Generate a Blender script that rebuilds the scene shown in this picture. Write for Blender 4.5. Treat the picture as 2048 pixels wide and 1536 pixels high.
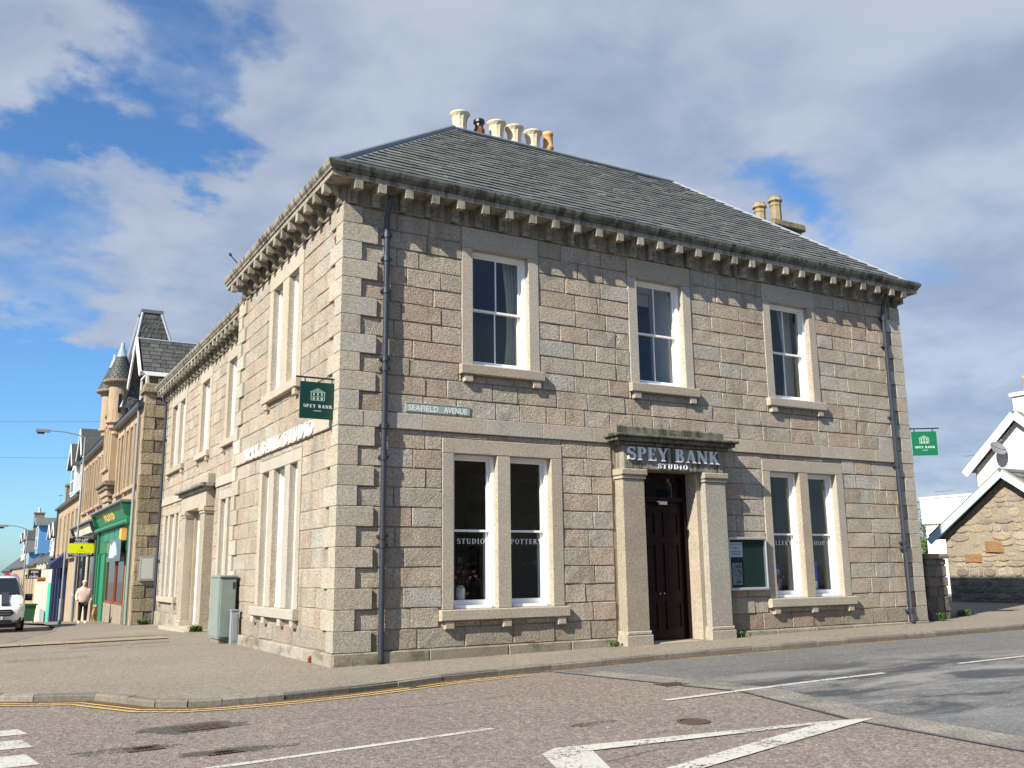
import bpy, bmesh, math, random
from mathutils import Vector, Matrix
R = random.Random(7)
rad = math.radians
scene = bpy.context.scene
for o in list(bpy.data.objects): bpy.data.objects.remove(o, do_unlink=True)
COL = scene.collection

# ------------------------------------------------------------------ camera
cam_data = bpy.data.cameras.new('camera'); cam = bpy.data.objects.new('camera', cam_data); COL.objects.link(cam)
YAW, PITCH, ROLL = 0.522025512, 0.197473971, -0.012162658
F_ = Vector((math.sin(YAW)*math.cos(PITCH), math.cos(YAW)*math.cos(PITCH), math.sin(PITCH)))
R0 = Vector((math.cos(YAW), -math.sin(YAW), 0)); U0 = R0.cross(F_)
R_ = math.cos(ROLL)*R0 + math.sin(ROLL)*U0; U_ = -math.sin(ROLL)*R0 + math.cos(ROLL)*U0
M = Matrix((( R_.x, U_.x, -F_.x, -5.309), (R_.y, U_.y, -F_.y, -15.137), (R_.z, U_.z, -F_.z, 1.5), (0,0,0,1)))
cam.matrix_world = M
cam_data.sensor_fit = 'HORIZONTAL'; cam_data.sensor_width = 36.0; cam_data.lens = 1862.998/2048*36.0
cam_data.clip_start = 0.05; cam_data.clip_end = 4000
scene.camera = cam
scene.render.engine = 'CYCLES'
scene.render.resolution_x, scene.render.resolution_y = 1024, 768
# ------------------------------------------------------------------ light
SUN = Vector((-1.0, -0.345, 0.81)).normalized()          # towards the sun
sun_d = bpy.data.lights.new('sun', 'SUN'); sun_d.energy = 5.0; sun_d.angle = rad(0.53); sun_d.color = (1.0, 0.92, 0.785)
sun = bpy.data.objects.new('sun', sun_d); COL.objects.link(sun)
sun.rotation_euler = (-SUN).to_track_quat('-Z', 'Y').to_euler(); sun.location = (-40, -20, 40)
EXPOSURE = 0.92
scene.view_settings.view_transform = 'Standard'; scene.view_settings.look = 'None'
scene.view_settings.exposure = EXPOSURE; scene.view_settings.gamma = 1.0
scene.view_settings.use_curve_mapping = False
# ------------------------------------------------------------------ world: sky with a broken cloud layer
world = bpy.data.worlds.new('World'); scene.world = world; world.use_nodes = True
class NT:
    """small node helper"""
    def __init__(s, tree): s.t = tree; tree.nodes.clear()
    def n(s, typ, ins=None, **props):
        nd = s.t.nodes.new(typ)
        for k, v in props.items(): setattr(nd, k, v)
        for k, v in (ins or {}).items():
            sock = nd.inputs[k]
            if hasattr(v, 'is_output') or isinstance(v, bpy.types.NodeSocket): s.t.links.new(v, sock)
            else: sock.default_value = v
        return nd
    def math(s, op, a, b=0.0, c=0.0, clamp=False):
        nd = s.n('ShaderNodeMath', {0: a, 1: b, 2: c}, operation=op); nd.use_clamp = clamp; return nd.outputs[0]
    def vmath(s, op, a, b=(0,0,0)): 
        nd = s.n('ShaderNodeVectorMath', {0: a, 1: b}, operation=op)
        return nd.outputs['Value'] if op in ('DOT_PRODUCT','LENGTH') else nd.outputs[0]
    def ramp(s, fac, stops, interp='LINEAR'):
        nd = s.n('ShaderNodeValToRGB', {0: fac}); cr = nd.color_ramp; cr.interpolation = interp
        while len(cr.elements) < len(stops): cr.elements.new(0.5)
        for e, (p, c) in zip(cr.elements, stops):
            e.position = p; e.color = (c[0], c[1], c[2], 1) if not isinstance(c, (int, float)) else (c, c, c, 1)
        return nd.outputs[0]
    def mix(s, fac, a, b, blend='MIX'):
        nd = s.n('ShaderNodeMix', data_type='RGBA', blend_type=blend)
        for i, v in ((0, fac), (6, a), (7, b)):
            if isinstance(v, bpy.types.NodeSocket): s.t.links.new(v, nd.inputs[i])
            else:
                nd.inputs[i].default_value = v if i == 0 else ((v[0], v[1], v[2], 1) if not isinstance(v, (int, float)) else (v, v, v, 1))
        return nd.outputs[2]
    def noise(s, vec, scale, detail=4, rough=0.55, dist=0.0):
        nd = s.n('ShaderNodeTexNoise', {'Scale': scale, 'Detail': detail, 'Roughness': rough, 'Distortion': dist})
        s.t.links.new(vec, nd.inputs['Vector']); return nd.outputs[0]
    def smooth(s, v, a, b):
        return s.n('ShaderNodeMapRange', {0: v, 1: a, 2: b, 3: 0.0, 4: 1.0}, interpolation_type='SMOOTHSTEP').outputs[0]
w = NT(world.node_tree)
sky = w.n('ShaderNodeTexSky', sky_type='NISHITA', sun_disc=False)
sky.sun_elevation = math.asin(SUN.z); sky.sun_rotation = rad(251); sky.air_density = 1.0; sky.dust_density = 0.6; sky.ozone_density = 2.2; sky.altitude = 200
D = w.n('ShaderNodeTexCoord').outputs['Generated']
D = w.vmath('NORMALIZE', D)
sep = w.n('ShaderNodeSeparateXYZ', {0: D})
den = w.math('ADD', w.math('MAXIMUM', sep.outputs[2], 0.0), 0.22)
pl = w.n('ShaderNodeCombineXYZ', {0: w.math('DIVIDE', sep.outputs[0], den), 1: w.math('DIVIDE', sep.outputs[1], den), 2: 0.0}).outputs[0]
n1 = w.noise(pl, 1.0, 4, 0.50, 0.3)
n2 = w.noise(pl, 3.4, 7, 0.56, 0.25)
cover = w.math('ADD', w.math('ADD', w.math('MULTIPLY', n1, 0.46), w.math('MULTIPLY', n2, 0.42)), 0.07)
# where the cloud banks and the blue gaps of this afternoon stand: (image x, image y, radius in degrees, + cloud / - gap)
def view_dir(px, py): return (F_ + R_*((px-1024)/1863.0) - U_*((py-768)/1863.0)).normalized()
LOBES = [(20,120,5,.26),(150,190,4,.16),(260,70,4.5,-.22),(330,320,6,-.26),(200,390,5,-.28),(60,370,5.5,-.30),(0,420,3,-.10),(380,440,3.5,-.14),
         (10,530,5,.36),(150,550,5,.38),(300,570,5,.34),(430,600,4.5,.26),(60,760,7,-.42),(220,720,5,-.36),(40,940,6,-.30),(40,1030,3,.16),
         (700,130,15,.24),(560,420,7,.22),(1250,180,15,.26),(1650,150,12,.22),(1900,650,12,.30),(1950,280,7,.20),(1640,430,4.5,-.36),(1500,390,3.5,-.22),(1760,390,4.5,-.34),(1950,540,3,-.12)]
wn = w.n('ShaderNodeTexNoise', {'Scale': 2.6, 'Detail': 6.0, 'Roughness': 0.58}); w.t.links.new(pl, wn.inputs['Vector'])
DW = w.vmath('NORMALIZE', w.vmath('ADD', D, w.vmath('MULTIPLY', w.vmath('SUBTRACT', wn.outputs['Color'], (.5,.5,.5)), (.42,.42,.42))))
for px, py, rd, amp in LOBES:
    d0 = view_dir(px, py)
    dt = w.vmath('DOT_PRODUCT', DW, tuple(d0))
    g = w.smooth(dt, math.cos(rad(rd*1.7)), 1.0)
    cover = w.math('ADD', cover, w.math('MULTIPLY', g, amp))
mask = w.smooth(cover, 0.36, 0.70)
shade = w.smooth(w.math('ADD', w.math('MULTIPLY', n2, 0.55), w.math('MULTIPLY', w.noise(pl, 2.3, 4, 0.5), 0.45)), 0.33, 0.62)
cloudc = w.mix(shade, (2.2, 2.65, 3.55), (3.75, 4.12, 4.8))
skyc = w.mix(1.0, sky.outputs[0], (0.60, 0.91, 1.18), 'MULTIPLY')
col = w.mix(w.math('MULTIPLY', mask, 0.88), skyc, cloudc)
bg = w.n('ShaderNodeBackground', {0: col, 1: 0.080})
w.t.links.new(bg.outputs[0], w.n('ShaderNodeOutputWorld').inputs[0])

# ------------------------------------------------------------------ materials
MATS = {}
def new_mat(name):
    m = bpy.data.materials.new(name); m.use_nodes = True; MATS[name] = m
    return m, NT(m.node_tree)
def finish(n, color, rough=0.8, bump=None, bstr=0.4, bdist=0.01, metal=0.0, spec=0.3, alpha=None, coat=0.0):
    p = n.n('ShaderNodeBsdfPrincipled', {'Roughness': rough, 'Metallic': metal, 'Specular IOR Level': spec, 'Coat Weight': coat})
    if isinstance(color, bpy.types.NodeSocket): n.t.links.new(color, p.inputs['Base Color'])
    else: p.inputs['Base Color'].default_value = (*color, 1)
    if bump is not None:
        b = n.n('ShaderNodeBump', {'Strength': bstr, 'Distance': bdist, 'Height': bump}); n.t.links.new(b.outputs[0], p.inputs['Normal'])
    out = n.n('ShaderNodeOutputMaterial')
    sh = p.outputs[0]
    if alpha is not None:
        tr = n.n('ShaderNodeBsdfTransparent'); mx = n.n('ShaderNodeMixShader', {0: alpha, 1: tr.outputs[0], 2: sh}); sh = mx.outputs[0]
    n.t.links.new(sh, out.inputs[0])
def pos(n): return n.n('ShaderNodeNewGeometry').outputs['Position']
def scaled(n, v, s): return n.vmath('MULTIPLY', v, s)
def paint(name, c, rough=0.5, var=0.06, spec=0.4, metal=0.0, bump=0.08, scale=9.0, coat=0.0):
    m, n = new_mat(name); P = pos(n)
    a = n.noise(P, scale, 5); k = n.math('ADD', n.math('MULTIPLY', a, 2*var), 1-var)
    colr = n.vmath('MULTIPLY', (*c,), n.n('ShaderNodeCombineXYZ', {0: k, 1: k, 2: k}).outputs[0])
    finish(n, colr, rough, n.noise(P, scale*6, 3), bump, 0.004, metal, spec, None, coat); return m
def stone(name, stops, speck=0.30, bstr=0.55, bdist=0.02, bscale=26.0, streak=None, stain=0.25, rough=0.86, sscale=(9.0,9.0,0.55)):
    """tinted masonry: tint.r picks the hue of the piece, tint.g its value"""
    m, n = new_mat(name); P = pos(n)
    at = n.n('ShaderNodeAttribute', attribute_name='tint'); sp = n.n('ShaderNodeSeparateColor', {0: at.outputs['Color']})
    base = n.ramp(sp.outputs[0], stops)
    val = n.math('ADD', n.math('MULTIPLY', sp.outputs[1], 0.62), 0.62)
    g1 = n.noise(P, 30, 3, 0.8); g2 = n.noise(P, 95, 2, 0.7)
    gs = n.math('ADD', n.math('MULTIPLY', n.smooth(g1, 0.30, 0.70), 0.6), n.math('MULTIPLY', n.smooth(g2, 0.30, 0.70), 0.4))
    gk = n.math('ADD', n.math('MULTIPLY', gs, speck*2.2), 1-speck*1.1)
    big = n.noise(P, 1.7, 5, 0.6); bk = n.math('ADD', n.math('MULTIPLY', big, stain*2), 1-stain)
    k = n.math('MULTIPLY', n.math('MULTIPLY', val, gk), bk)
    c = n.vmath('MULTIPLY', base, n.n('ShaderNodeCombineXYZ', {0: k, 1: k, 2: k}).outputs[0])
    if streak:
        sv = scaled(n, P, sscale); st = n.smooth(n.noise(sv, 1.0, 5, 0.62), streak[1], streak[2])
        st = n.math('MULTIPLY', st, n.smooth(n.noise(P, 2.4, 4), 0.30, 0.6))
        c = n.mix(n.math('MULTIPLY', st, streak[3]), c, streak[0])
    hb = n.math('ADD', n.math('MULTIPLY', n.noise(P, bscale, 4, 0.62), 1.0), n.math('MULTIPLY', n.noise(P, bscale*3.2, 3, 0.6), 0.45))
    finish(n, c, rough, hb, bstr, bdist, 0, 0.25); return m

GRANITE = stone('granite_rubbed', [(0.0,(.385,.302,.24)),(0.25,(.385,.335,.265)),(0.55,(.385,.35,.293)),(0.8,(.405,.33,.255)),(1.0,(.39,.375,.335))], 0.46, 1.0, 0.045, 30.0, ((.15,.125,.09), 0.50, 0.70, 0.50), 0.30, 0.86, (2.6,2.6,0.35))
DRESSED = stone('granite_dressed', [(0.0,(.365,.315,.245)),(0.5,(.39,.345,.28)),(1.0,(.38,.35,.30))], 0.40, 0.4, 0.010, 60.0, None, 0.20)
QUOIN = stone('granite_quoin', [(0.0,(.37,.325,.258)),(0.5,(.405,.37,.302)),(1.0,(.415,.39,.335))], 0.46, 0.8, 0.022, 42.0, None, 0.22)
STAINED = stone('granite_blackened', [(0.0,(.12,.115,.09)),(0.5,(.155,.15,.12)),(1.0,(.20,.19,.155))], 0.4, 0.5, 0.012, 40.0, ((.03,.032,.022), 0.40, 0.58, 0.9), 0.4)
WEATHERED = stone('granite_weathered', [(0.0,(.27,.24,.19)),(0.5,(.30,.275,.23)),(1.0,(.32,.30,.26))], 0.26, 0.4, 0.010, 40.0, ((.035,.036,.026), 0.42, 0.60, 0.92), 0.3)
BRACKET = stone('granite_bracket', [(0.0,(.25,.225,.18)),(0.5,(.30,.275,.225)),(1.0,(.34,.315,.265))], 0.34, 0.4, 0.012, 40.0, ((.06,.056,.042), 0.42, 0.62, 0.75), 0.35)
PLINTH = stone('granite_plinth', [(0.0,(.26,.225,.175)),(0.5,(.30,.265,.215)),(1.0,(.31,.29,.25))], 0.3, 0.5, 0.016, 30.0, ((.075,.08,.04), 0.46, 0.66, 0.7), 0.4, 0.86, (2.2,2.2,4.5))
SANDSTONE = stone('sandstone_warm', [(0.0,(.325,.235,.15)),(0.5,(.365,.28,.19)),(1.0,(.35,.29,.21))], 0.2, 0.3, 0.012, 24.0, ((.15,.11,.075), 0.50, 0.68, 0.6), 0.22)
OLDSTONE = stone('sandstone_old', [(0.0,(.22,.175,.12)),(0.45,(.30,.25,.175)),(0.75,(.19,.16,.135)),(1.0,(.33,.275,.19))], 0.3, 1.0, 0.06, 14.0, ((.09,.085,.045), 0.48, 0.64, 0.6), 0.35)
DARKSTONE = stone('whin_rubble', [(0.0,(.15,.125,.11)),(0.5,(.20,.17,.145)),(1.0,(.255,.205,.165))], 0.3, 1.0, 0.06, 14.0, None, 0.3)
PINKSTONE = stone('rubble_pink', [(0.0,(.27,.155,.075)),(0.25,(.30,.24,.17)),(0.6,(.34,.29,.22)),(1.0,(.22,.195,.165))], 0.3, 1.0, 0.05, 12.0, None, 0.3)
LIME = stone('lime_mortar', [(0.0,(.29,.25,.19)),(1.0,(.29,.25,.19))], 0.25, 0.9, 0.05, 9.0, None, 0.25)
MORTAR = stone('mortar', [(0.0,(.30,.245,.175)),(1.0,(.30,.245,.175))], 0.2, 0.3, 0.01, 30.0, None, 0.35)
def slate_mat(nm='slate', k0=1.0):
    m, n = new_mat(nm); P = pos(n)
    at = n.n('ShaderNodeAttribute', attribute_name='tint'); sp = n.n('ShaderNodeSeparateColor', {0: at.outputs['Color']})
    base = n.ramp(sp.outputs[0], [(a,tuple(x*k0 for x in c)) for a,c in ((0.0,(.082,.090,.086)),(0.4,(.112,.119,.112)),(0.75,(.135,.137,.130)),(1.0,(.17,.168,.158)))])
    k = n.math('ADD', n.math('MULTIPLY', n.noise(P, 6, 6, 0.65), 0.5), 0.75)
    c = n.vmath('MULTIPLY', base, n.n('ShaderNodeCombineXYZ', {0: k, 1: k, 2: k}).outputs[0])
    lich = n.math('MULTIPLY', n.smooth(n.noise(P, 16, 4, 0.65), 0.60, 0.68), n.smooth(n.noise(P, 0.9, 3), 0.42, 0.60))
    c = n.mix(n.math('MULTIPLY', lich, 0.75), c, (.46,.45,.37))
    finish(n, c, 0.55, n.noise(scaled(n, P, (8, 8, 30)), 1.0, 4), 0.35, 0.008, 0, 0.4)
slate_mat(); SLATE = MATS['slate']; slate_mat('slate_dark', 0.52); SLATED = MATS['slate_dark']
def asphalt(name, stops, scale, rough=0.85, patch=None, bstr=0.5, crack=None):
    m, n = new_mat(name); P = pos(n)
    vo = n.n('ShaderNodeTexVoronoi', {'Scale': scale, 'Randomness': 1.0}); n.t.links.new(P, vo.inputs['Vector'])
    r = n.n('ShaderNodeSeparateColor', {0: vo.outputs['Color']})
    vo2 = n.n('ShaderNodeTexVoronoi', {'Scale': scale*0.42, 'Randomness': 1.0}); n.t.links.new(P, vo2.inputs['Vector'])
    r2 = n.n('ShaderNodeSeparateColor', {0: vo2.outputs['Color']})
    f = n.math('ADD', n.math('MULTIPLY', r.outputs[0], 0.62), n.math('MULTIPLY', r2.outputs[1], 0.38))
    c = n.ramp(f, stops)
    big = n.noise(P, 0.45, 5, 0.55); k = n.math('ADD', n.math('MULTIPLY', big, 0.36), 0.82)
    c = n.vmath('MULTIPLY', c, n.n('ShaderNodeCombineXYZ', {0: k, 1: k, 2: k}).outputs[0])
    rg = rough
    if patch:
        pv = scaled(n, P, patch[0]); pm = n.noise(pv, 1.0, 6, 0.6, 0.6)
        pm = n.math('MULTIPLY', pm, 1.0)
        lo = n.smooth(pm, 0.50, 0.60); hi = n.smooth(pm, 0.50, 0.38)
        gate = n.smooth(n.vmath('LENGTH', n.vmath('MULTIPLY', n.vmath('SUBTRACT', P, patch[3]), patch[4])), 1.0, 0.45)
        c = n.mix(n.math('MULTIPLY', n.math('MULTIPLY', lo, gate), 0.85), c, patch[1]); c = n.mix(n.math('MULTIPLY', n.math('MULTIPLY', hi, gate), 0.6), c, patch[2])
    hb = n.math('ADD', vo.outputs['Distance'], n.math('MULTIPLY', n.noise(P, scale*1.5, 2), 0.5))
    finish(n, c, rg, hb, bstr, 0.008, 0, 0.28)
    return m
PINK = asphalt('asphalt_pink_chip', [(0.0,(.085,.069,.060)),(0.3,(.145,.121,.105)),(0.6,(.205,.172,.149)),(0.85,(.27,.228,.195)),(1.0,(.42,.37,.32))], 58, 0.85, None, 0.9)
GREY = asphalt('asphalt_grey', [(0.0,(.07,.071,.072)),(0.5,(.125,.125,.125)),(1.0,(.205,.203,.198))], 60, 0.75, ((0.55,1.6,1.0),(.042,.047,.054),(.25,.252,.252),(7.0,-6.6,0.0),(0.14,0.29,0.0)), 0.45)
PAVE = asphalt('footway_asphalt', [(0.0,(.115,.099,.077)),(0.5,(.20,.176,.141)),(1.0,(.305,.272,.222))], 60, 0.9, None, 0.5)
KERB = stone('kerb_concrete', [(0.0,(.165,.15,.125)),(1.0,(.235,.215,.18))], 0.25, 0.35, 0.01, 30.0, ((.10,.09,.07), 0.5, 0.66, 0.6), 0.3)
def worn(name, c, lo, hi):
    m, n = new_mat(name); P = pos(n)
    a = n.smooth(n.math('ADD', n.math('MULTIPLY', n.noise(P, 26, 5, 0.75), 0.7), n.math('MULTIPLY', n.noise(P, 2.0, 3), 0.3)), lo, hi)
    k = n.math('ADD', n.math('MULTIPLY', n.noise(P, 60, 3), 0.35), 0.80)
    cc = n.vmath('MULTIPLY', (*c,), n.n('ShaderNodeCombineXYZ', {0: k, 1: k, 2: k}).outputs[0])
    finish(n, cc, 0.8, n.noise(P, 45, 3), 0.4, 0.006, 0, 0.25, a); return m
ROADWHITE = worn('road_paint_white', (.46,.45,.41), 0.40, 0.485); ROADYELLOW = worn('road_paint_yellow', (.58,.39,.10), 0.40, 0.50); ROADYELLOWF = worn('road_paint_yellow_faded', (.48,.34,.12), 0.49, 0.58)
DEBRIS = worn('gutter_debris', (.13,.075,.04), 0.42, 0.52)
WHITE = paint('white_paint', (.80,.80,.79), 0.35, 0.03, 0.5, 0, 0.03)
RENDERW = paint('white_render', (.64,.62,.58), 0.9, 0.05, 0.2, 0, 0.5, 5)
CREAM = paint('cream_render', (.62,.57,.46), 0.9, 0.10, 0.2, 0, 0.4, 4)
PIPE = paint('pipe_paint', (.032,.038,.052), 0.35, 0.15, 0.5, 0, 0.1, 14)
LEAD = paint('lead', (.27,.30,.34), 0.45, 0.16, 0.5, 0.0, 0.2, 8)
LEADD = paint('lead_dark', (.13,.15,.18), 0.45, 0.16, 0.5, 0.0, 0.2, 8)
DOOR = paint('door_paint', (.016,.005,.006), 0.35, 0.12, 0.2, 0, 0.05, 10, 0.0)
DARK = paint('black_iron', (.012,.012,.013), 0.4, 0.1, 0.5, 0, 0.1, 20)
SIGNG = paint('sign_green', (.004,.040,.027), 0.35, 0.05, 0.5, 0, 0.02, 10)
SIGNG2 = paint('sign_green_light', (.006,.125,.058), 0.35, 0.05, 0.5, 0, 0.02, 10)
SIGNP = paint('sign_print_pale', (.36,.47,.40), 0.5, 0.04)
LETTER = paint('letter_white', (.70,.72,.75), 0.4, 0.03, 0.5, 0, 0.02)
VINYL = paint('vinyl_letter', (.55,.60,.64), 0.5, 0.03)
STREETS = paint('enamel_faded', (.27,.33,.30), 0.5, 0.22, 0.4, 0, 0.1, 12)
IRON = paint('rusty_iron', (.085,.062,.048), 0.8, 0.3, 0.3, 0.2, 0.6, 18)
RUST = paint('rust_red', (.17,.05,.024), 0.9, 0.3, 0.2, 0, 0.6, 24)
CABG = paint('cabinet_green', (.185,.225,.205), 0.55, 0.16, 0.4, 0, 0.15, 5)
CABG2 = paint('cabinet_grey', (.22,.25,.265), 0.55, 0.14, 0.4, 0, 0.15, 6)
SHOPG = paint('shop_green', (.010,.17,.075), 0.4, 0.06, 0.45, 0, 0.05)
SHOPG2 = paint('shop_green_deep', (.006,.115,.05), 0.4, 0.06, 0.45, 0, 0.05)
GOLD = paint('gold_leaf', (.62,.47,.14), 0.4, 0.1, 0.5)
BRONZE = paint('red_brown_paint', (.20,.055,.022), 0.45, 0.12)
SHOPK = paint('shop_black', (.028,.030,.036), 0.45, 0.1)
NAVY = paint('shop_navy', (.016,.02,.07), 0.5, 0.1)
TEAL = paint('door_teal', (.045,.55,.33), 0.5, 0.05)
BLUEP = paint('bright_blue', (.11,.29,.55), 0.5, 0.05)
PALEB = paint('pale_blue_paint', (.40,.56,.64), 0.55, 0.05)
YELLOW = paint('board_yellow', (.72,.78,.004), 0.5, 0.02)
BLACKB = paint('board_black', (.012,.012,.014), 0.5, 0.05)
GALV = paint('galvanised', (.27,.29,.30), 0.5, 0.1, 0.5, 0.3, 0.1, 12)
ALU = paint('aluminium', (.52,.53,.55), 0.35, 0.05, 0.5, 0.6, 0.03)
BINB = paint('bin_green', (.025,.095,.04), 0.5, 0.08)
POT = paint('chimney_pot_buff', (.60,.53,.38), 0.8, 0.2, 0.25, 0, 0.4, 10)
POTT = paint('chimney_pot_terracotta', (.52,.31,.14), 0.8, 0.22, 0.25, 0, 0.4, 10)
POTR = paint('chimney_pot_brown', (.16,.055,.028), 0.6, 0.3, 0.3, 0, 0.3, 12)
POTD = paint('chimney_pot_grime', (.30,.23,.14), 0.85, 0.35, 0.2, 0, 0.5, 7)
PAPER = paint('paper', (.66,.70,.80), 0.7, 0.03)
FELT = paint('board_felt', (.010,.035,.028), 0.9, 0.12)
INK = paint('ink', (.03,.03,.035), 0.7, 0.05)
INTER = paint('interior_plaster', (.34,.32,.27), 0.9, 0.05, 0.2)
FLOORW = paint('interior_floor', (.10,.07,.045), 0.6, 0.15)
CURT = paint('curtain_cloth', (.52,.49,.38), 0.9, 0.06, 0.1, 0, 0.2, 8)
CERAM = paint('ceramic_white', (.66,.70,.70), 0.3, 0.03, 0.5)
PETAL = paint('petal_peach', (.56,.26,.14), 0.8, 0.25, 0.2, 0, 0.2, 30)
PETALR = paint('petal_red', (.20,.018,.018), 0.8, 0.3, 0.2, 0, 0.2, 30)
PETALD = paint('petal_dark', (.075,.022,.028), 0.8, 0.3, 0.2, 0, 0.2, 30)
CANB = paint('canvas_blue', (.03,.10,.62), 0.7, 0.2, 0.2, 0, 0.1, 6)
CANW = paint('canvas_white', (.75,.78,.84), 0.7, 0.1, 0.2, 0, 0.1, 6)
LEAF = paint('leaf', (.055,.115,.018), 0.6, 0.4, 0.3, 0, 0.1, 3)
LEAFD = paint('leaf_dark', (.035,.070,.018), 0.6, 0.4, 0.3, 0, 0.1, 3)
BARK = paint('bark', (.09,.07,.05), 0.95, 0.3, 0.2, 0, 0.8, 10)
VANW = paint('van_paint', (.74,.76,.78), 0.25, 0.02, 0.5, 0, 0.0, 5, 0.6)
RUBBER = paint('rubber', (.016,.016,.017), 0.8, 0.1, 0.3)
LAMPL = paint('headlamp', (.70,.68,.58), 0.12, 0.05, 0.6, 0.3)
JACKET = paint('jacket_beige', (.56,.46,.39), 0.9, 0.1, 0.2, 0, 0.3, 14)
TROUS = paint('trousers_black', (.012,.012,.014), 0.9, 0.1)
SKIN = paint('skin', (.50,.30,.22), 0.6, 0.05)
HAT = paint('hat_white', (.68,.66,.62), 0.9, 0.05)
FUR = paint('fur_tan', (.36,.22,.11), 0.95, 0.3, 0.1, 0, 0.5, 22)
MAUVE = paint('cloth_mauve', (.34,.20,.40), 0.9, 0.1); CRIM = paint('cloth_crimson', (.40,.04,.10), 0.9, 0.1)
TACT = paint('tactile_buff', (.27,.225,.15), 0.85, 0.15, 0.2, 0, 0.4, 20)
MOSS = paint('moss', (.07,.085,.02), 0.95, 0.4, 0.1, 0, 0.8, 16)
ORANGE = paint('alarm_orange', (.68,.36,.10), 0.5, 0.05); SIGNBR = paint('sign_brown', (.33,.11,.03), 0.6, 0.1)
STEELD = paint('dish_grey', (.16,.17,.19), 0.5, 0.08)
def glass():
    m, n = new_mat('window_glass'); P = pos(n)
    gm = n.n('ShaderNodeNewGeometry'); cs = n.math('ABSOLUTE', n.vmath('DOT_PRODUCT', gm.outputs['Incoming'], gm.outputs['Normal']))
    k = n.math('ADD', n.math('MULTIPLY', n.math('POWER', n.math('SUBTRACT', 1.0, cs, clamp=True), 5.0), 0.93), 0.055, clamp=True)
    bp = n.n('ShaderNodeBump', {'Strength': 0.09, 'Distance': 0.02, 'Height': n.noise(P, 2.2, 2)})
    gl = n.n('ShaderNodeBsdfGlossy', {'Color': (.95,.97,1,1), 'Roughness': 0.015, 'Normal': bp.outputs[0]})
    tr = n.n('ShaderNodeBsdfTransparent', {0: (.80,.84,.84,1)})
    mx = n.n('ShaderNodeMixShader', {0: k, 1: tr.outputs[0], 2: gl.outputs[0]})
    n.t.links.new(mx.outputs[0], n.n('ShaderNodeOutputMaterial').inputs[0])
    return m
GLASS = glass()
DGLASS = paint('dark_glass', (.014,.017,.021), 0.06, 0.05, 0.6, 0, 0.0)

POTS = paint('chimney_pot_stained', (.27,.22,.14), 0.85, 0.35, 0.2, 0, 0.5, 6)

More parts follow.
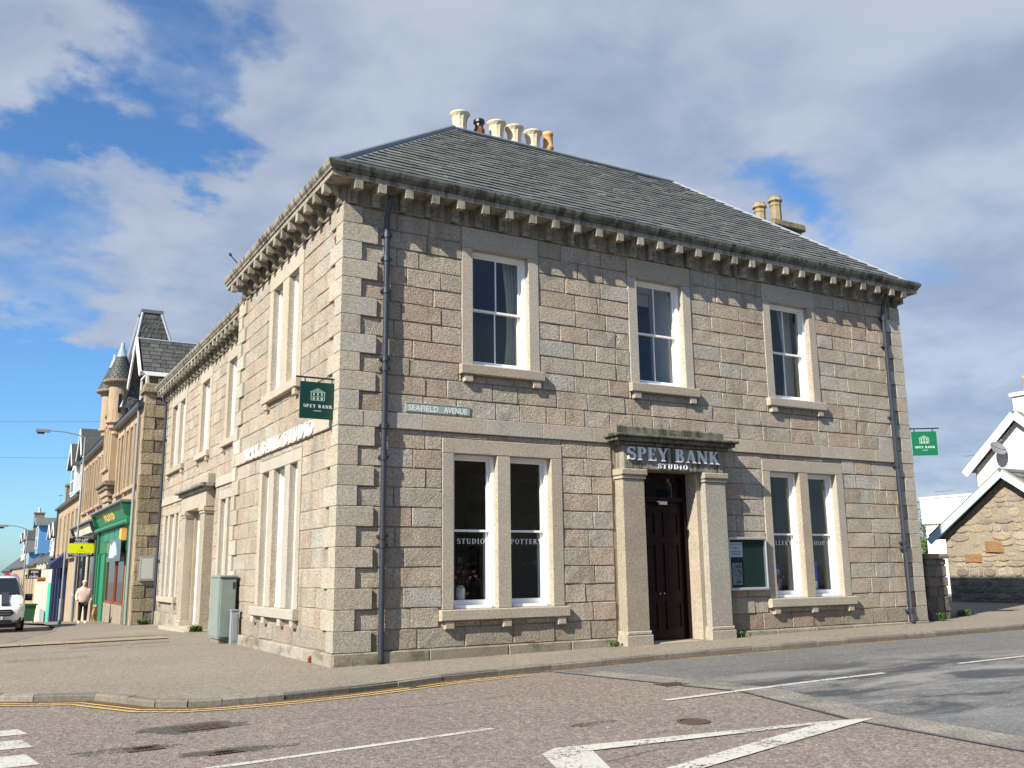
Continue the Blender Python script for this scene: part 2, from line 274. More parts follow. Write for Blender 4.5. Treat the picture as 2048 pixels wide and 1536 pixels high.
# ------------------------------------------------------------------ mesh helpers
def thing(name, label, cat, loc=(0,0,0), group=None, kind=None):
    o = bpy.data.objects.new(name, None); COL.objects.link(o); o.location = loc; o.empty_display_size = 0.3
    tag(o, label, cat, group, kind); return o
def tag(o, label=None, cat=None, group=None, kind=None):
    if label: o['label'] = label
    if cat: o['category'] = cat
    if group: o['group'] = group
    if kind: o['kind'] = kind
    return o
def attach(o, parent):
    """parent o so that it stays where it was built (world coordinates)"""
    if parent is None: return
    T = Matrix.Identity(4); p = parent; chain = []
    while p is not None: chain.append(p); p = p.parent
    for p in reversed(chain): T = T @ p.matrix_parent_inverse @ p.matrix_basis if p.parent else p.matrix_basis.copy()
    o.parent = parent; o.matrix_parent_inverse = T.inverted()
class MB:
    def __init__(s): s.v = []; s.f = []; s.t = []; s.m = []
    def add(s, vs, fs, tint=(.5,.5,.5), mi=0):
        b = len(s.v); s.v += [tuple(v) for v in vs]; s.f += [tuple(b+i for i in f) for f in fs]; s.t += [tint]*len(vs); s.m += [mi]*len(fs); return s
    def box(s, a, b, tint=(.5,.5,.5), mi=0):
        x0,y0,z0 = a; x1,y1,z1 = b
        return s.add([(x0,y0,z0),(x1,y0,z0),(x1,y1,z0),(x0,y1,z0),(x0,y0,z1),(x1,y0,z1),(x1,y1,z1),(x0,y1,z1)],
              [(0,3,2,1),(4,5,6,7),(0,1,5,4),(1,2,6,5),(2,3,7,6),(3,0,4,7)], tint, mi)
    def fb(s, fr, u0,u1,v0,v1,w0,w1, tint=(.5,.5,.5), mi=0, bev=0.0):
        """box in a wall frame (u along, v up, w out of the wall); bev rounds the outer face"""
        if bev <= 0:
            P = [fr(u,v,w_) for w_ in (w0,w1) for (u,v) in ((u0,v0),(u1,v0),(u1,v1),(u0,v1))]
            return s.add(P, [(0,3,2,1),(4,5,6,7),(0,1,5,4),(1,2,6,5),(2,3,7,6),(3,0,4,7)], tint, mi)
        b = min(bev, (u1-u0)*.3, (v1-v0)*.3)
        P = [fr(u,v,w0) for (u,v) in ((u0,v0),(u1,v0),(u1,v1),(u0,v1))] + [fr(u,v,w1-b) for (u,v) in ((u0,v0),(u1,v0),(u1,v1),(u0,v1))] + \
            [fr(u,v,w1) for (u,v) in ((u0+b,v0+b),(u1-b,v0+b),(u1-b,v1-b),(u0+b,v1-b))]
        F = [(0,3,2,1)]
        for o in (0,4):
            for i in range(4): j = (i+1)%4; F.append((o+i,o+j,o+4+j,o+4+i))
        F.append((8,9,10,11)); return s.add(P, F, tint, mi)
    def rock(s, fr, u0,u1,v0,v1,w0,w1, tint, bev=0.012, rough=0.008):
        """one worked stone: bevelled, face slightly uneven, corners nicked"""
        b = bev; j = lambda a: R.uniform(-a, a)
        P = [fr(u,v,w0) for (u,v) in ((u0,v0),(u1,v0),(u1,v1),(u0,v1))]
        P += [fr(u+j(.006),v+j(.006),w1-b*1.2) for (u,v) in ((u0,v0),(u1,v0),(u1,v1),(u0,v1))]
        um = (u0+u1)/2+j((u1-u0)*.2)
        P += [fr(u+j(.007),v+j(.007),w1+j(rough)) for (u,v) in ((u0+b,v0+b),(um,v0+b),(u1-b,v0+b),(u1-b,v1-b),(um,v1-b),(u0+b,v1-b))]
        F = [(0,1,5,4),(1,2,6,5),(2,3,7,6),(3,0,4,7),(4,5,10,9),(4,9,8),(5,6,11,10),(6,7,13,12),(6,12,11),(7,4,8,13),(8,9,12,13),(9,10,11,12)]
        return s.add(P, F, tint)
    def prism(s, poly, fr, w0, w1, tint=(.5,.5,.5), mi=0):
        n = len(poly); P = [fr(u,v,w0) for u,v in poly] + [fr(u,v,w1) for u,v in poly]
        F = [tuple(range(n-1,-1,-1)), tuple(range(n,2*n))] + [(i,(i+1)%n,n+(i+1)%n,n+i) for i in range(n)]
        return s.add(P, F, tint, mi)
    def tube(s, pts, r, n=8, mi=0, tint=(.5,.5,.5), caps=True):
        pts = [Vector(p) for p in pts]; rs = r if isinstance(r, (list,tuple)) else [r]*len(pts); rings = []
        for i, p in enumerate(pts):
            d = (pts[min(i+1,len(pts)-1)] - pts[max(i-1,0)]).normalized()
            a = Vector((0,0,1)) if abs(d.z) < .9 else Vector((1,0,0)); e1 = d.cross(a).normalized(); e2 = d.cross(e1)
            rings.append([p + rs[i]*(math.cos(2*math.pi*k/n)*e1 + math.sin(2*math.pi*k/n)*e2) for k in range(n)])
        V = [v for rg in rings for v in rg]; F = []
        for i in range(len(pts)-1):
            for k in range(n): F.append((i*n+k, i*n+(k+1)%n, (i+1)*n+(k+1)%n, (i+1)*n+k))
        if caps: F += [tuple(range(n-1,-1,-1)), tuple(range((len(pts)-1)*n, len(pts)*n))]
        return s.add(V, F, tint, mi)
    def lathe(s, prof, c, n=16, mi=0, tint=(.5,.5,.5), wob=None, a0=0.0):
        V = []; F = []
        for j, (r, z) in enumerate(prof):
            for k in range(n):
                a = 2*math.pi*k/n + a0; rr = r*(1+(wob(j,k) if wob else 0)); V.append((c[0]+rr*math.cos(a), c[1]+rr*math.sin(a), c[2]+z))
        for j in range(len(prof)-1):
            for k in range(n): F.append((j*n+k, j*n+(k+1)%n, (j+1)*n+(k+1)%n, (j+1)*n+k))
        return s.add(V, F, tint, mi)
    def leafball(s, c, rx, ry, rz, n, size, mi=0, hollow=0.35):
        for i in range(n):
            while True:
                d = Vector((R.uniform(-1,1),R.uniform(-1,1),R.uniform(-1,1)))
                if hollow < d.length < 1: break
            p = Vector((c[0]+d.x*rx, c[1]+d.y*ry, c[2]+d.z*rz)); q = size*R.uniform(.6,1.3)
            a = Vector((R.gauss(0,1),R.gauss(0,1),R.gauss(0,1))).normalized(); b = a.orthogonal().normalized()
            s.add([p-a*q, p+b*q*.5, p+a*q, p-b*q*.5], [(0,1,2,3)], (R.random(),R.random(),0), mi)
        return s
    def build(s, name, mats, parent=None, smooth=False, **props):
        me = bpy.data.meshes.new(name); me.from_pydata(s.v, [], s.f)
        if not isinstance(mats, (list,tuple)): mats = [mats]
        for m in mats: me.materials.append(m)
        if len(mats) > 1: me.polygons.foreach_set('material_index', s.m)
        at = me.attributes.new('tint', 'FLOAT_COLOR', 'POINT')
        at.data.foreach_set('color', [c for t in s.t for c in (t[0],t[1],t[2],1.0)])
        if smooth: me.polygons.foreach_set('use_smooth', [True]*len(me.polygons))
        me.update(); bm = bmesh.new(); bm.from_mesh(me); bmesh.ops.recalc_face_normals(bm, faces=bm.faces); bm.to_mesh(me); bm.free()
        o = bpy.data.objects.new(name, me); COL.objects.link(o); attach(o, parent); tag(o, **props); return o
def place(mesh_obj, name, mtx, parent):
    """another copy of a piece sharing its mesh data"""
    c = bpy.data.objects.new(name, mesh_obj.data); COL.objects.link(c); attach(c, parent); c.matrix_basis = mtx; return c
def tint(lo=.35, hi=.75): return (R.random(), R.uniform(lo, hi), R.random())
def FRONT(u,v,w): return (u, -w, v)
def WEST(u,v,w): return (-w, u, v)
WX = 0.8
def WING(u,v,w): return (WX-w, u, v)
def EAST(u,v,w): return (14.78+w, u, v)
def at_x(x): return lambda u,v,w: (x-w, u, v)
def at_y(y): return lambda u,v,w: (u, y-w, v)

# ------------------------------------------------------------------ lettering
def stroke(pts, ws):
    L = []; Rr = []
    for i, p in enumerate(pts):
        a = pts[max(i-1,0)]; b = pts[min(i+1,len(pts)-1)]; dx, dy = b[0]-a[0], b[1]-a[1]; l = math.hypot(dx,dy) or 1
        h = (ws[i] if isinstance(ws, (list,tuple)) else ws)/2
        L.append((p[0]-dy/l*h, p[1]+dx/l*h)); Rr.append((p[0]+dy/l*h, p[1]-dx/l*h))
    return [[L[i],L[i+1],Rr[i+1],Rr[i]] for i in range(len(pts)-1)]
def arc(cx,cy,rx,ry,a0,a1,thick,thin,n=12):
    out = []
    for i in range(n):
        q = []
        for k,(t) in enumerate((i/n,(i+1)/n)):
            a = rad(a0+(a1-a0)*t); c, s_ = math.cos(a), math.sin(a); q.append(((cx+rx*c, cy+ry*s_), (cx+(rx-thick)*c, cy+(ry-thin)*s_)))
        out.append([q[0][0], q[1][0], q[1][1], q[0][1]])
    return out
def rect(x0,y0,x1,y1): return [[(x0,y0),(x1,y0),(x1,y1),(x0,y1)]]
TK, TN, SF = .19, .075, .07
def stem(x, wd=TK, y0=0., y1=1., b=True, t=True):
    o = rect(x,y0,x+wd,y1)
    if b: o += rect(x-SF,y0,x+wd+SF,y0+.05)
    if t: o += rect(x-SF,y1-.05,x+wd+SF,y1)
    return o
def diag(x0,y0,x1,y1,wd): return [[(x0-wd/2,y0),(x0+wd/2,y0),(x1+wd/2,y1),(x1-wd/2,y1)]]
def glyph(ch):
    if ch == ' ': return [], .36
    if ch == 'I': return stem(.10), .40
    if ch == 'T': return stem(.28) + rect(.02,.93,.73,1.0) + rect(.02,.76,.07,.95) + rect(.68,.76,.73,.95), .75
    if ch == 'L': return stem(.10) + rect(.2,0,.62,.07) + rect(.57,.05,.62,.25), .66
    if ch == 'E': return stem(.10) + rect(.2,0,.62,.07) + rect(.57,.05,.62,.25) + rect(.2,.93,.60,1) + rect(.55,.76,.60,.95) + rect(.2,.475,.48,.545) + rect(.44,.38,.48,.64), .68
    if ch == 'F': return stem(.10) + rect(.2,.93,.60,1) + rect(.55,.76,.60,.95) + rect(.2,.475,.48,.545) + rect(.44,.38,.48,.64), .64
    if ch == 'H': return stem(.10) + stem(.58) + rect(.2,.46,.6,.54), .88
    if ch == 'P': return stem(.10) + rect(.25,.93,.36,1) + rect(.25,.45,.36,.52) + arc(.36,.725,.31,.275,90,-90,TK*.95,TN), .70
    if ch == 'R': return glyph('P')[0] + diag(.68,0.,.36,.47,.20) + rect(.6,0,.82,.05), .80
    if ch == 'B': return stem(.10) + rect(.25,.93,.34,1) + rect(.25,.48,.36,.545) + rect(.25,0,.36,.07) + arc(.34,.755,.28,.245,90,-90,TK*.9,TN*.9) + arc(.36,.27,.34,.275,90,-90,TK,TN), .76
    if ch == 'D': return stem(.10) + rect(.25,.93,.38,1) + rect(.25,0,.38,.07) + arc(.38,.5,.40,.5,90,-90,TK,TN), .84
    if ch == 'O': return arc(.42,.5,.39,.515,0,360,TK,TN,24), .84
    if ch == 'G': return arc(.42,.5,.39,.515,48,318,TK,TN,20) + rect(.60,.06,.78,.42) + rect(.52,.38,.84,.43) + rect(.69,.70,.74,.96), .88
    if ch == 'U': return stem(.10,b=False,y0=.3) + stem(.60,.08,b=False,y0=.3) + arc(.385,.31,.295,.33,180,360,.17,.09), .80
    if ch == 'S':
        P = []
        for i in range(9): a = rad(25+i*(270-25)/8); P.append((.31+.225*math.cos(a), .74+.215*math.sin(a)))
        for i in range(1,9): a = rad(90-i*(245)/8); P.append((.31+.245*math.cos(a), .275+.235*math.sin(a)))
        W = [.07,.08,.08,.09,.13,.16,.18,.19,.19,.19,.18,.17,.14,.10,.085,.08,.08]
        return stroke(P, W[:len(P)]) + rect(.50,.70,.55,.98) + rect(.055,.03,.105,.31), .62
    if ch == 'Y': return stem(.31,TK,0,.46,t=False) + diag(.40,.42,.12,1.,.19) + diag(.405,.42,.68,1.,.085) + rect(-.02,.95,.27,1) + rect(.55,.95,.80,1), .78
    if ch == 'V': return diag(.40,0.,.12,1.,.19) + diag(.38,0.,.68,1.,.085) + rect(-.02,.95,.27,1) + rect(.55,.95,.80,1), .78
    if ch == 'A': return diag(.12,0,.39,1.,.085) + diag(.66,0,.41,1.,.19) + rect(.2,.29,.6,.36) + rect(0,0,.25,.05) + rect(.53,0,.82,.05), .82
    if ch == 'N': return stem(.10,.08,t=False) + stem(.66,.08,b=False) + diag(.66,0.,.13,1.,.20) + rect(0,.95,.2,1), .86
    if ch == 'K': return stem(.10) + diag(.26,.42,.64,1.,.085) + diag(.67,0,.38,.60,.20) + rect(.53,.95,.77,1) + rect(.55,0,.84,.05), .84
    return rect(.1,0,.5,1), .6
def text_width(s, track=.10): return sum(glyph(c)[1] + track for c in s) - track
def letters(mb, s, fr, u0, v0, length, height, w0, w1, flip=False, track=.10, mi=0):
    """serif capitals laid in a wall frame, starting at u0 and spanning length"""
    k = length/text_width(s, track); u = 0.0; sg = -1 if flip else 1; n = 0
    for ch in s:
        polys, adv = glyph(ch)
        for p in polys:
            n += 1
            mb.prism([(u0+sg*(u+x)*k, v0+y*height) for x,y in p], fr, w0, w1+(n%7)*0.0003, mi=mi)
        u += adv + track
    return mb
def sans(mb, body, fr, u0, v0, length, height, w, shear=0.0, mi=0, bold=0.0):
    cu = bpy.data.curves.new('txt', 'FONT'); cu.body = body; cu.size = 1.0; cu.shear = shear; cu.offset = bold; cu.resolution_u = 3
    ob = bpy.data.objects.new('txt', cu); COL.objects.link(ob)
    dg = bpy.context.evaluated_depsgraph_get(); dg.update(); me = ob.evaluated_get(dg).to_mesh()
    V = [v.co.copy() for v in me.vertices]; Fc = [tuple(p.vertices) for p in me.polygons]
    x0 = min(v.x for v in V); x1 = max(v.x for v in V); y0 = min(v.y for v in V); y1 = max(v.y for v in V)
    mb.add([fr(u0+(v.x-x0)/(x1-x0)*length, v0+(v.y-y0)/(y1-y0)*height, w) for v in V], Fc, mi=mi)
    bpy.data.objects.remove(ob, do_unlink=True); bpy.data.curves.remove(cu); return mb

# ------------------------------------------------------------------ ground heights
def clampf(x,a,b): return max(a,min(b,x))
def G(x, y):
    w_ = 1-clampf((x-3)/6,0,1)
    return 0.0115*clampf(x,0,30) - w_*(0.022*max(0,min(y,140)-9)+0.018*max(0,min(y,140)-31))
def strip_mesh(name, outer, inner, nsub, zoff, m, zedge=0.0, **props):
    mb = MB(); n = len(outer)
    for i in range(n):
        for k in range(nsub+1):
            t = k/nsub; x = outer[i][0]*(1-t)+inner[i][0]*t; y = outer[i][1]*(1-t)+inner[i][1]*t
            mb.v.append((x, y, G(x,y)+zoff+zedge*(1-t))); mb.t.append((.5,.5,.5))
    for i in range(n-1):
        for k in range(nsub):
            a = i*(nsub+1)+k; mb.f.append((a,a+1,a+nsub+2,a+nsub+1)); mb.m.append(0)
    return mb.build(name, m, **props)
def refine(pts, step):
    out = []
    for a, b in zip(pts[:-1], pts[1:]):
        n = max(1, int(math.dist(a,b)/step))
        for i in range(n): out.append((a[0]+(b[0]-a[0])*i/n, a[1]+(b[1]-a[1])*i/n))
    out.append(pts[-1]); return out

# ------------------------------------------------------------------ setting: ground, roads, pavement, kerbs
xs = [-900,-400,-200,-110,-70,-45,-30,-22,-16,-12,-9,-6,-3,0,3,6,9,12,16,22,30,45,70,110,200,400,900]
ys = [-900,-400,-200,-110,-60,-30,-16,-8,-3,0,3,6,9,12,16,22,31,40,50,65,80,100,120,140,200,400,900]
mb = MB()
for y in ys:
    for x in xs: mb.v.append((x,y,G(x,y)-0.12)); mb.t.append((.5,.5,.5))
for j in range(len(ys)-1):
    for i in range(len(xs)-1): a = j*len(xs)+i; mb.f.append((a,a+1,a+1+len(xs),a+len(xs))); mb.m.append(0)
road = mb.build('road', PINK, kind='structure')
SEAM = [(2.62,-14.),(2.72,-9.95),(2.88,-7.95),(3.5,-5.7),(2.95,-2.6),(2.8,-1.95)]
seam = refine(SEAM, .6)
strip_mesh('side_road', seam, [(70, y) for x, y in seam], 14, -0.116, GREY, kind='structure')
KERBW = [(-2.3,140),(-2.3,60),(-2.3,30),(-2.35,24),(-2.9,18.7),(-3.6,15.6),(-4.5,11),(-6.2,6.5),(-6.8,3.5),(-6.5,1.0),(-5.6,-.25),(-4.81,-.63),(-4.42,-.9),(-3.72,-1.27),(-3.4,-1.9),(-3.15,-2.42),(-2.81,-2.66),(-2.41,-2.72)]
KERBS = [(-2.41,-2.72),(-1.62,-2.69),(-.66,-2.5),(.94,-2.06),(3.0,-1.83),(5.2,-1.72),(7.5,-1.72),(10,-1.80),(15.2,-1.95),(24,-2.0),(60,-2.0)]
ow = refine(KERBW, 1.2); os_ = refine(KERBS, 1.0)
iw = [(1.6, p[1]) if p[1] > 1 else (1.6, 1.0) for p in ow]
strip_mesh('pavement', ow+os_[1:], iw + [(max(p[0],1.6), 1.0 if p[0] < 14.6 else 14.0) for p in os_[1:]], 10, 0.0, PAVE, -0.03, kind='structure')
kerb = bpy.data.objects.new('kerb', None); COL.objects.link(kerb); tag(kerb, kind='structure')
def kerb_run(pts, drop):
    for A_, B_ in zip(pts[:-1], pts[1:]):
        n = max(1, round(math.dist(A_,B_)/.92))
        for i in range(n):
            a = (A_[0]+(B_[0]-A_[0])*i/n, A_[1]+(B_[1]-A_[1])*i/n); b = (A_[0]+(B_[0]-A_[0])*(i+1)/n, A_[1]+(B_[1]-A_[1])*(i+1)/n)
            if a[1] > 34 or a[0] > 34: continue
            dx, dy = b[0]-a[0], b[1]-a[1]; l = math.hypot(dx,dy); nx, ny = -dy/l, dx/l; g = .005
            a = (a[0]+dx/l*g, a[1]+dy/l*g); b = (b[0]-dx/l*g, b[1]-dy/l*g)
            up = -0.024+R.uniform(-.004,.004); mbk = MB(); V = []; k = R.uniform(-.006,.006)
            for p in (a,b):
                z = G(*p)
                V += [(p[0]-nx*(.014+k), p[1]-ny*(.014+k), z-.2), (p[0]-nx*(.014+k),p[1]-ny*(.014+k), z+up-.025), (p[0]+nx*.012,p[1]+ny*.012,z+up), (p[0]+nx*.125,p[1]+ny*.125,z+up+.001), (p[0]+nx*.125,p[1]+ny*.125,z-.2)]
            mbk.add(V, [(0,1,6,5),(1,2,7,6),(2,3,8,7),(3,4,9,8),(0,5,9,4),(4,3,2,1,0),(5,6,7,8,9)], tint(.2,.6)); mbk.build('kerb_stone', KERB, kerb)
kerb_run(KERBW[3:], 0); kerb_run(KERBS[:-1], 0)
def sheet(name, poly, m, lift, parent=None, n=0, **props):
    """flat patch on the road surface"""
    mb = MB(); mb.add([(x,y,G(x,y)-.12+lift) for x,y in poly], [tuple(range(len(poly)))]); return mb.build(name, m, parent, **props)
def line_on_road(name, pts, wd, m, lift, parent=None, z=-.12):
    pts = refine(pts, .25); mb = MB(); q = stroke(pts, wd)
    for p in q: mb.add([(x,y,G(x,y)+z+lift) for x,y in p], [(0,1,2,3)])
    return mb.build(name, m, parent)
line_on_road('centre_line', [(-3.6,-6.6),(-3.25,-6.55),(-.41,-6.14)], .10, ROADWHITE, .005, road)
line_on_road('centre_line', [(2.25,-5.67),(4.8,-5.53),(6.47,-5.5)], [.11]*40, ROADWHITE, .010, road) if False else None
line_on_road('centre_line', [(2.25,-5.67),(4.8,-5.53),(6.47,-5.5)], .11, ROADWHITE, .010, road)
line_on_road('centre_line', [(8.3,-5.42),(10.4,-5.42)], .10, ROADWHITE, .010, road)
line_on_road('centre_line', [(12.5,-5.4),(14.6,-5.4)], .10, ROADWHITE, .010, road)
# give-way triangle
sheet('give_way_marking', [(3.17,-8.04),(2.45,-7.86),(-.47,-7.44),(-.72,-7.62),(-.25,-7.72),(2.35,-7.955)], ROADWHITE, .010, road)
sheet('give_way_marking', [(3.17,-8.045),(2.35,-7.962),(-.11,-8.68),(-.9,-8.92),(-.9,-9.14),(.14,-8.84),(2.85,-8.12)], ROADWHITE, .0105, road)
sheet('give_way_marking', [(-.72,-7.627),(-.25,-7.73),(-.75,-8.87),(-1.25,-9.02)], ROADWHITE, .0095, road)
for y0, y1 in ((-3.72,-3.30),(-4.60,-4.06),(-5.58,-4.97),(-6.6,-6.0)):
    sheet('crossing_marking', [(-5.02,y0),(-4.62-.02*y0*0,y0+.02),(-4.70,y1),(-5.1,y1-.02)], ROADWHITE, .005, road)
def offset_line(pts, d):
    out = []
    for i, p in enumerate(pts):
        a = pts[max(i-1,0)]; b = pts[min(i+1,len(pts)-1)]; dx, dy = b[0]-a[0], b[1]-a[1]; l = math.hypot(dx,dy); out.append((p[0]+dy/l*d, p[1]-dx/l*d))
    return out
ks = refine(KERBW[9:]+KERBS[1:], .3)
for d, sk in ((.24,((0,999),)),(.40,((0,999),))):
    line_on_road('yellow_line', offset_line([p for p in ks if p[0] < 2.6], d), .055, ROADYELLOW, .013, road); line_on_road('yellow_line', offset_line([p for p in ks if 2.5 < p[0] < 26], d), .05, ROADYELLOWF, .013, road)
line_on_road('gutter_debris', offset_line([p for p in ks if -5.5 < p[0] < 20], .09), .15, DEBRIS, .009, road)
# manholes and gully grates let into the road
def manhole(x, y, w_, d_, ang, label, round_=False, tarp=True):
    t = thing('manhole_cover', label, 'manhole cover', (x,y,G(x,y)-.115), 'iron covers in the road')
    c, s_ = math.cos(ang), math.sin(ang)
    T = lambda u,v,h: (x+u*c-v*s_, y+u*s_+v*c, G(x,y)-.115+h)
    if round_:
        f = MB(); f.lathe([(w_/2,0),(w_/2,.008),(w_/2-.035,.008),(w_/2-.035,.0)], (x,y,G(x,y)-.117), 24); f.build('frame', IRON, t)
        l = MB(); l.lathe([(0.001,.003),(w_/2-.045,.003),(w_/2-.045,-.01)], (x,y,G(x,y)-.117), 24)
        l.build('lid', IRON, t)
    else:
        f = MB()
        for a in ((-w_/2,-d_/2,w_/2,-d_/2+.04),(-w_/2,d_/2-.04,w_/2,d_/2),(-w_/2,-d_/2+.041,-w_/2+.04,d_/2-.041),(w_/2-.04,-d_/2+.041,w_/2,d_/2-.041)):
            f.add([T(a[0],a[1],.006),T(a[2],a[1],.006),T(a[2],a[3],.006),T(a[0],a[3],.006)],[(0,1,2,3)])
        f.build('frame', IRON, t)
        l = MB(); l.add([T(-w_/2+.05,-d_/2+.05,.003),T(w_/2-.05,-d_/2+.05,.003),T(w_/2-.05,d_/2-.05,.003),T(-w_/2+.05,d_/2-.05,.003)],[(0,1,2,3)])
        for i in range(5):
            for k in range(3):
                u = -w_/2+.08+(w_-.2)*i/4; v = -d_/2+.08+(d_-.2)*k/2
                l.add([T(u,v,.008),T(u+.05,v,.008),T(u+.05,v+.05,.008),T(u,v+.05,.008)],[(0,1,2,3)])
        l.build('lid', IRON, t)
TARM = worn('patch_tar', (.085,.08,.075), .44, .56)
SEAMB = worn('seam_band', (.30,.275,.24), .36, .62); SEAMK = worn('seam_tar', (.04,.038,.036), .36, .44)
line_on_road('seam_band', [(x+.33,y) for x,y in SEAM[:-1]], .52, SEAMB, .0065, road); line_on_road('seam_joint', [(x+.0,y) for x,y in SEAM], .03, SEAMK, .008, road)
for cp in (((-6,-8.2),(-3.5,-7.9),(-1.2,-8.3),(.4,-8.0)),((4.4,-3.2),(7,-3.4),(10,-3.1),(14,-3.3)),((-1.6,-3.9),(-.2,-4.2),(1.3,-4.0))):
    line_on_road('crack', [(x+R.uniform(-.03,.03),y+R.uniform(-.04,.04)) for x,y in refine(list(cp),.22)], .010, SEAMK, .0068, road)
for i,(px_,py_,a_,b_) in enumerate(((-3.05,-4.28,.62,.36),(-3.85,-5.25,.5,.16),(-3.0,-5.85,.62,.15),(.62,-6.5,.34,.11))):
    poly = []
    for k in range(22):
        an = 2*math.pi*k/22; rr = R.uniform(.75,1.12); poly.append((px_+a_*rr*math.cos(an), py_+b_*rr*math.sin(an)))
    sheet('tar_patch', poly, TARM, .003, road)
manhole(-3.0,-4.30,.52,.36,.1,'rectangular iron manhole cover in a tarred patch near the kerb corner')
manhole(-3.72,-5.28,.34,.26,.1,'small square iron cover in the road nearest the dashed crossing marks')
manhole(-3.12,-5.92,.34,.14,.1,'narrow iron cover beside the left end of the centre line')
manhole(1.52,-7.05,.36,.36,0,'round iron cover beside the give-way triangle', True)
manhole(3.31,-4.5,.42,.30,.0,'dark iron cover where the pink and grey road surfaces meet')
manhole(.55,-2.34,.62,.28,.08,'rusty gully grating against the kerb between the yellow lines')
# tactile paving and dark trench scars in the footway
tact = bpy.data.objects.new('tactile_paving', None); COL.objects.link(tact); tag(tact, kind='structure')
for i in range(11):
    for k in range(2):
        x = -6.0+i*.46; y = 8.4+k*.62+i*.07; mb = MB()
        mb.add([(x,y,G(x,y)+.004),(x+.44,y+.067,G(x,y)+.004),(x+.44,y+.66,G(x,y+.6)+.004),(x,y+.60,G(x,y+.6)+.004)],[(0,1,2,3)]); mb.build('paving_slab', TACT, tact)
SCAR = worn('pavement_scar', (.10,.085,.07), .44, .56)
pv = bpy.data.objects['pavement']
def pave_line(pts, wd, lift): return line_on_road('repair_scar', pts, wd, SCAR, lift, pv, z=0.0)
pave_line([(-6.0,7.75),(-3.0,8.2),(-.8,8.5)], .05, .004); pave_line([(-6.0,5.9),(-3.0,6.35),(-.9,6.9)], .05, .004); pave_line([(-5.8,9.9),(-3,10.3),(.2,10.9)], .05, .004)
pave_line([(-3.3,7.4),(-2.2,7.65),(-1.2,7.85)], .16, .006); pave_line([(-3.1,10.9),(-1.8,11.3),(-.6,11.6)], .3, .006); pave_line([(-4.6,4.6),(-4.0,4.7),(-3.2,4.8)], .12, .006)
# hills that close the far end of both streets
mb = MB(); N = 60
for i in range(N):
    a = -0.5+2.6*i/(N-1); h = 10+7*math.sin(a*5)+4*math.sin(a*11+1)+R.uniform(-.6,.6); r_ = 700
    mb.v += [(math.sin(a)*r_, math.cos(a)*r_, -12),(math.sin(a)*r_*1.05, math.cos(a)*r_*1.05, h-12),(math.sin(a)*r_*1.3, math.cos(a)*r_*1.3, h-20)]; mb.t += [(.5,.5,.5)]*3
for i in range(N-1):
    for k in range(2): a = i*3+k; mb.f.append((a,a+1,a+4,a+3)); mb.m.append(0)
HILL = paint('hill_green', (.06,.08,.045), 0.95, 0.4, 0.1, 0, 0, 0.02); mb.build('hills', HILL, kind='structure')


# ------------------------------------------------------------------ the bank building
BW, BD = 14.78, 7.4            # width of the front, depth of the front block
STR0, STR1, FRZ = 3.977, 4.26, 8.0
bank = thing('bank_building', 'two-storey grey granite corner building with bracketed cornice, slate hipped roof and long side wing', 'building', (0,0,0))
PLZ = 0.20
COURSES = [PLZ+i*(STR0-PLZ)/11 for i in range(12)], [STR1+i*(FRZ-.02-STR1)/11 for i in range(12)]

def wall_cells(mb, fr, u0,u1,v0,v1, holes, w0, w1):
    us = sorted({u0,u1,*[clampf(h[k],u0,u1) for h in holes for k in (0,1)]}); vs = sorted({v0,v1,*[clampf(h[k],v0,v1) for h in holes for k in (2,3)]})
    for a,b in zip(us[:-1],us[1:]):
        for c,d in zip(vs[:-1],vs[1:]):
            if b-a < 1e-5 or d-c < 1e-5: continue
            if any(h[0]-1e-6 <= a and b <= h[1]+1e-6 and h[2]-1e-6 <= c and d <= h[3]+1e-6 for h in holes): continue
            mb.fb(fr, a,b,c,d,w0,w1)
def lay_stones(fr, u0, u1, rows, solids, lmin=.42, lmax=1.05, joint=.0065, w=.022, rnd=.008, dark=None):
    """coursed stones between u0 and u1; solids are rectangles taken by dressed work. -> list of (u0,u1,v0,v1,w,tint)"""
    out = []
    for v0, v1 in rows:
        cuts = sorted({u0,u1,*[clampf(s[k],u0,u1) for s in solids if s[2] < v1-1e-4 and s[3] > v0+1e-4 for k in (0,1)]})
        for a, b in zip(cuts[:-1], cuts[1:]):
            if b-a < .03: continue
            c, d = v0, v1; full = False
            for s in solids:
                if s[0] < b-1e-4 and s[1] > a+1e-4 and s[2] < v1-1e-4 and s[3] > v0+1e-4:
                    if s[2] <= c+.04 and s[3] >= d-.04: full = True
                    elif s[2] <= c+.04: c = max(c, s[3])
                    elif s[3] >= d-.04: d = min(d, s[2])
                    else: full = True
            if full or d-c < .04: continue
            L = b-a; x = a
            while x < b-1e-6:
                l = R.uniform(lmin,lmax)
                if b-(x+l) < lmin*.75: l = b-x if b-x < lmax*1.1 else (b-x)/2
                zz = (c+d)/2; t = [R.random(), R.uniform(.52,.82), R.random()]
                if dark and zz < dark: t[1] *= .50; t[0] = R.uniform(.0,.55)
                out.append((x+joint, x+l-joint, c+joint, d-joint, w+R.uniform(-rnd,rnd), tuple(t))); x += l
    return out
ALLST = []          # (apparent size, frame, stone, parent)
CAMP = Vector((-5.309,-15.137,1.5))
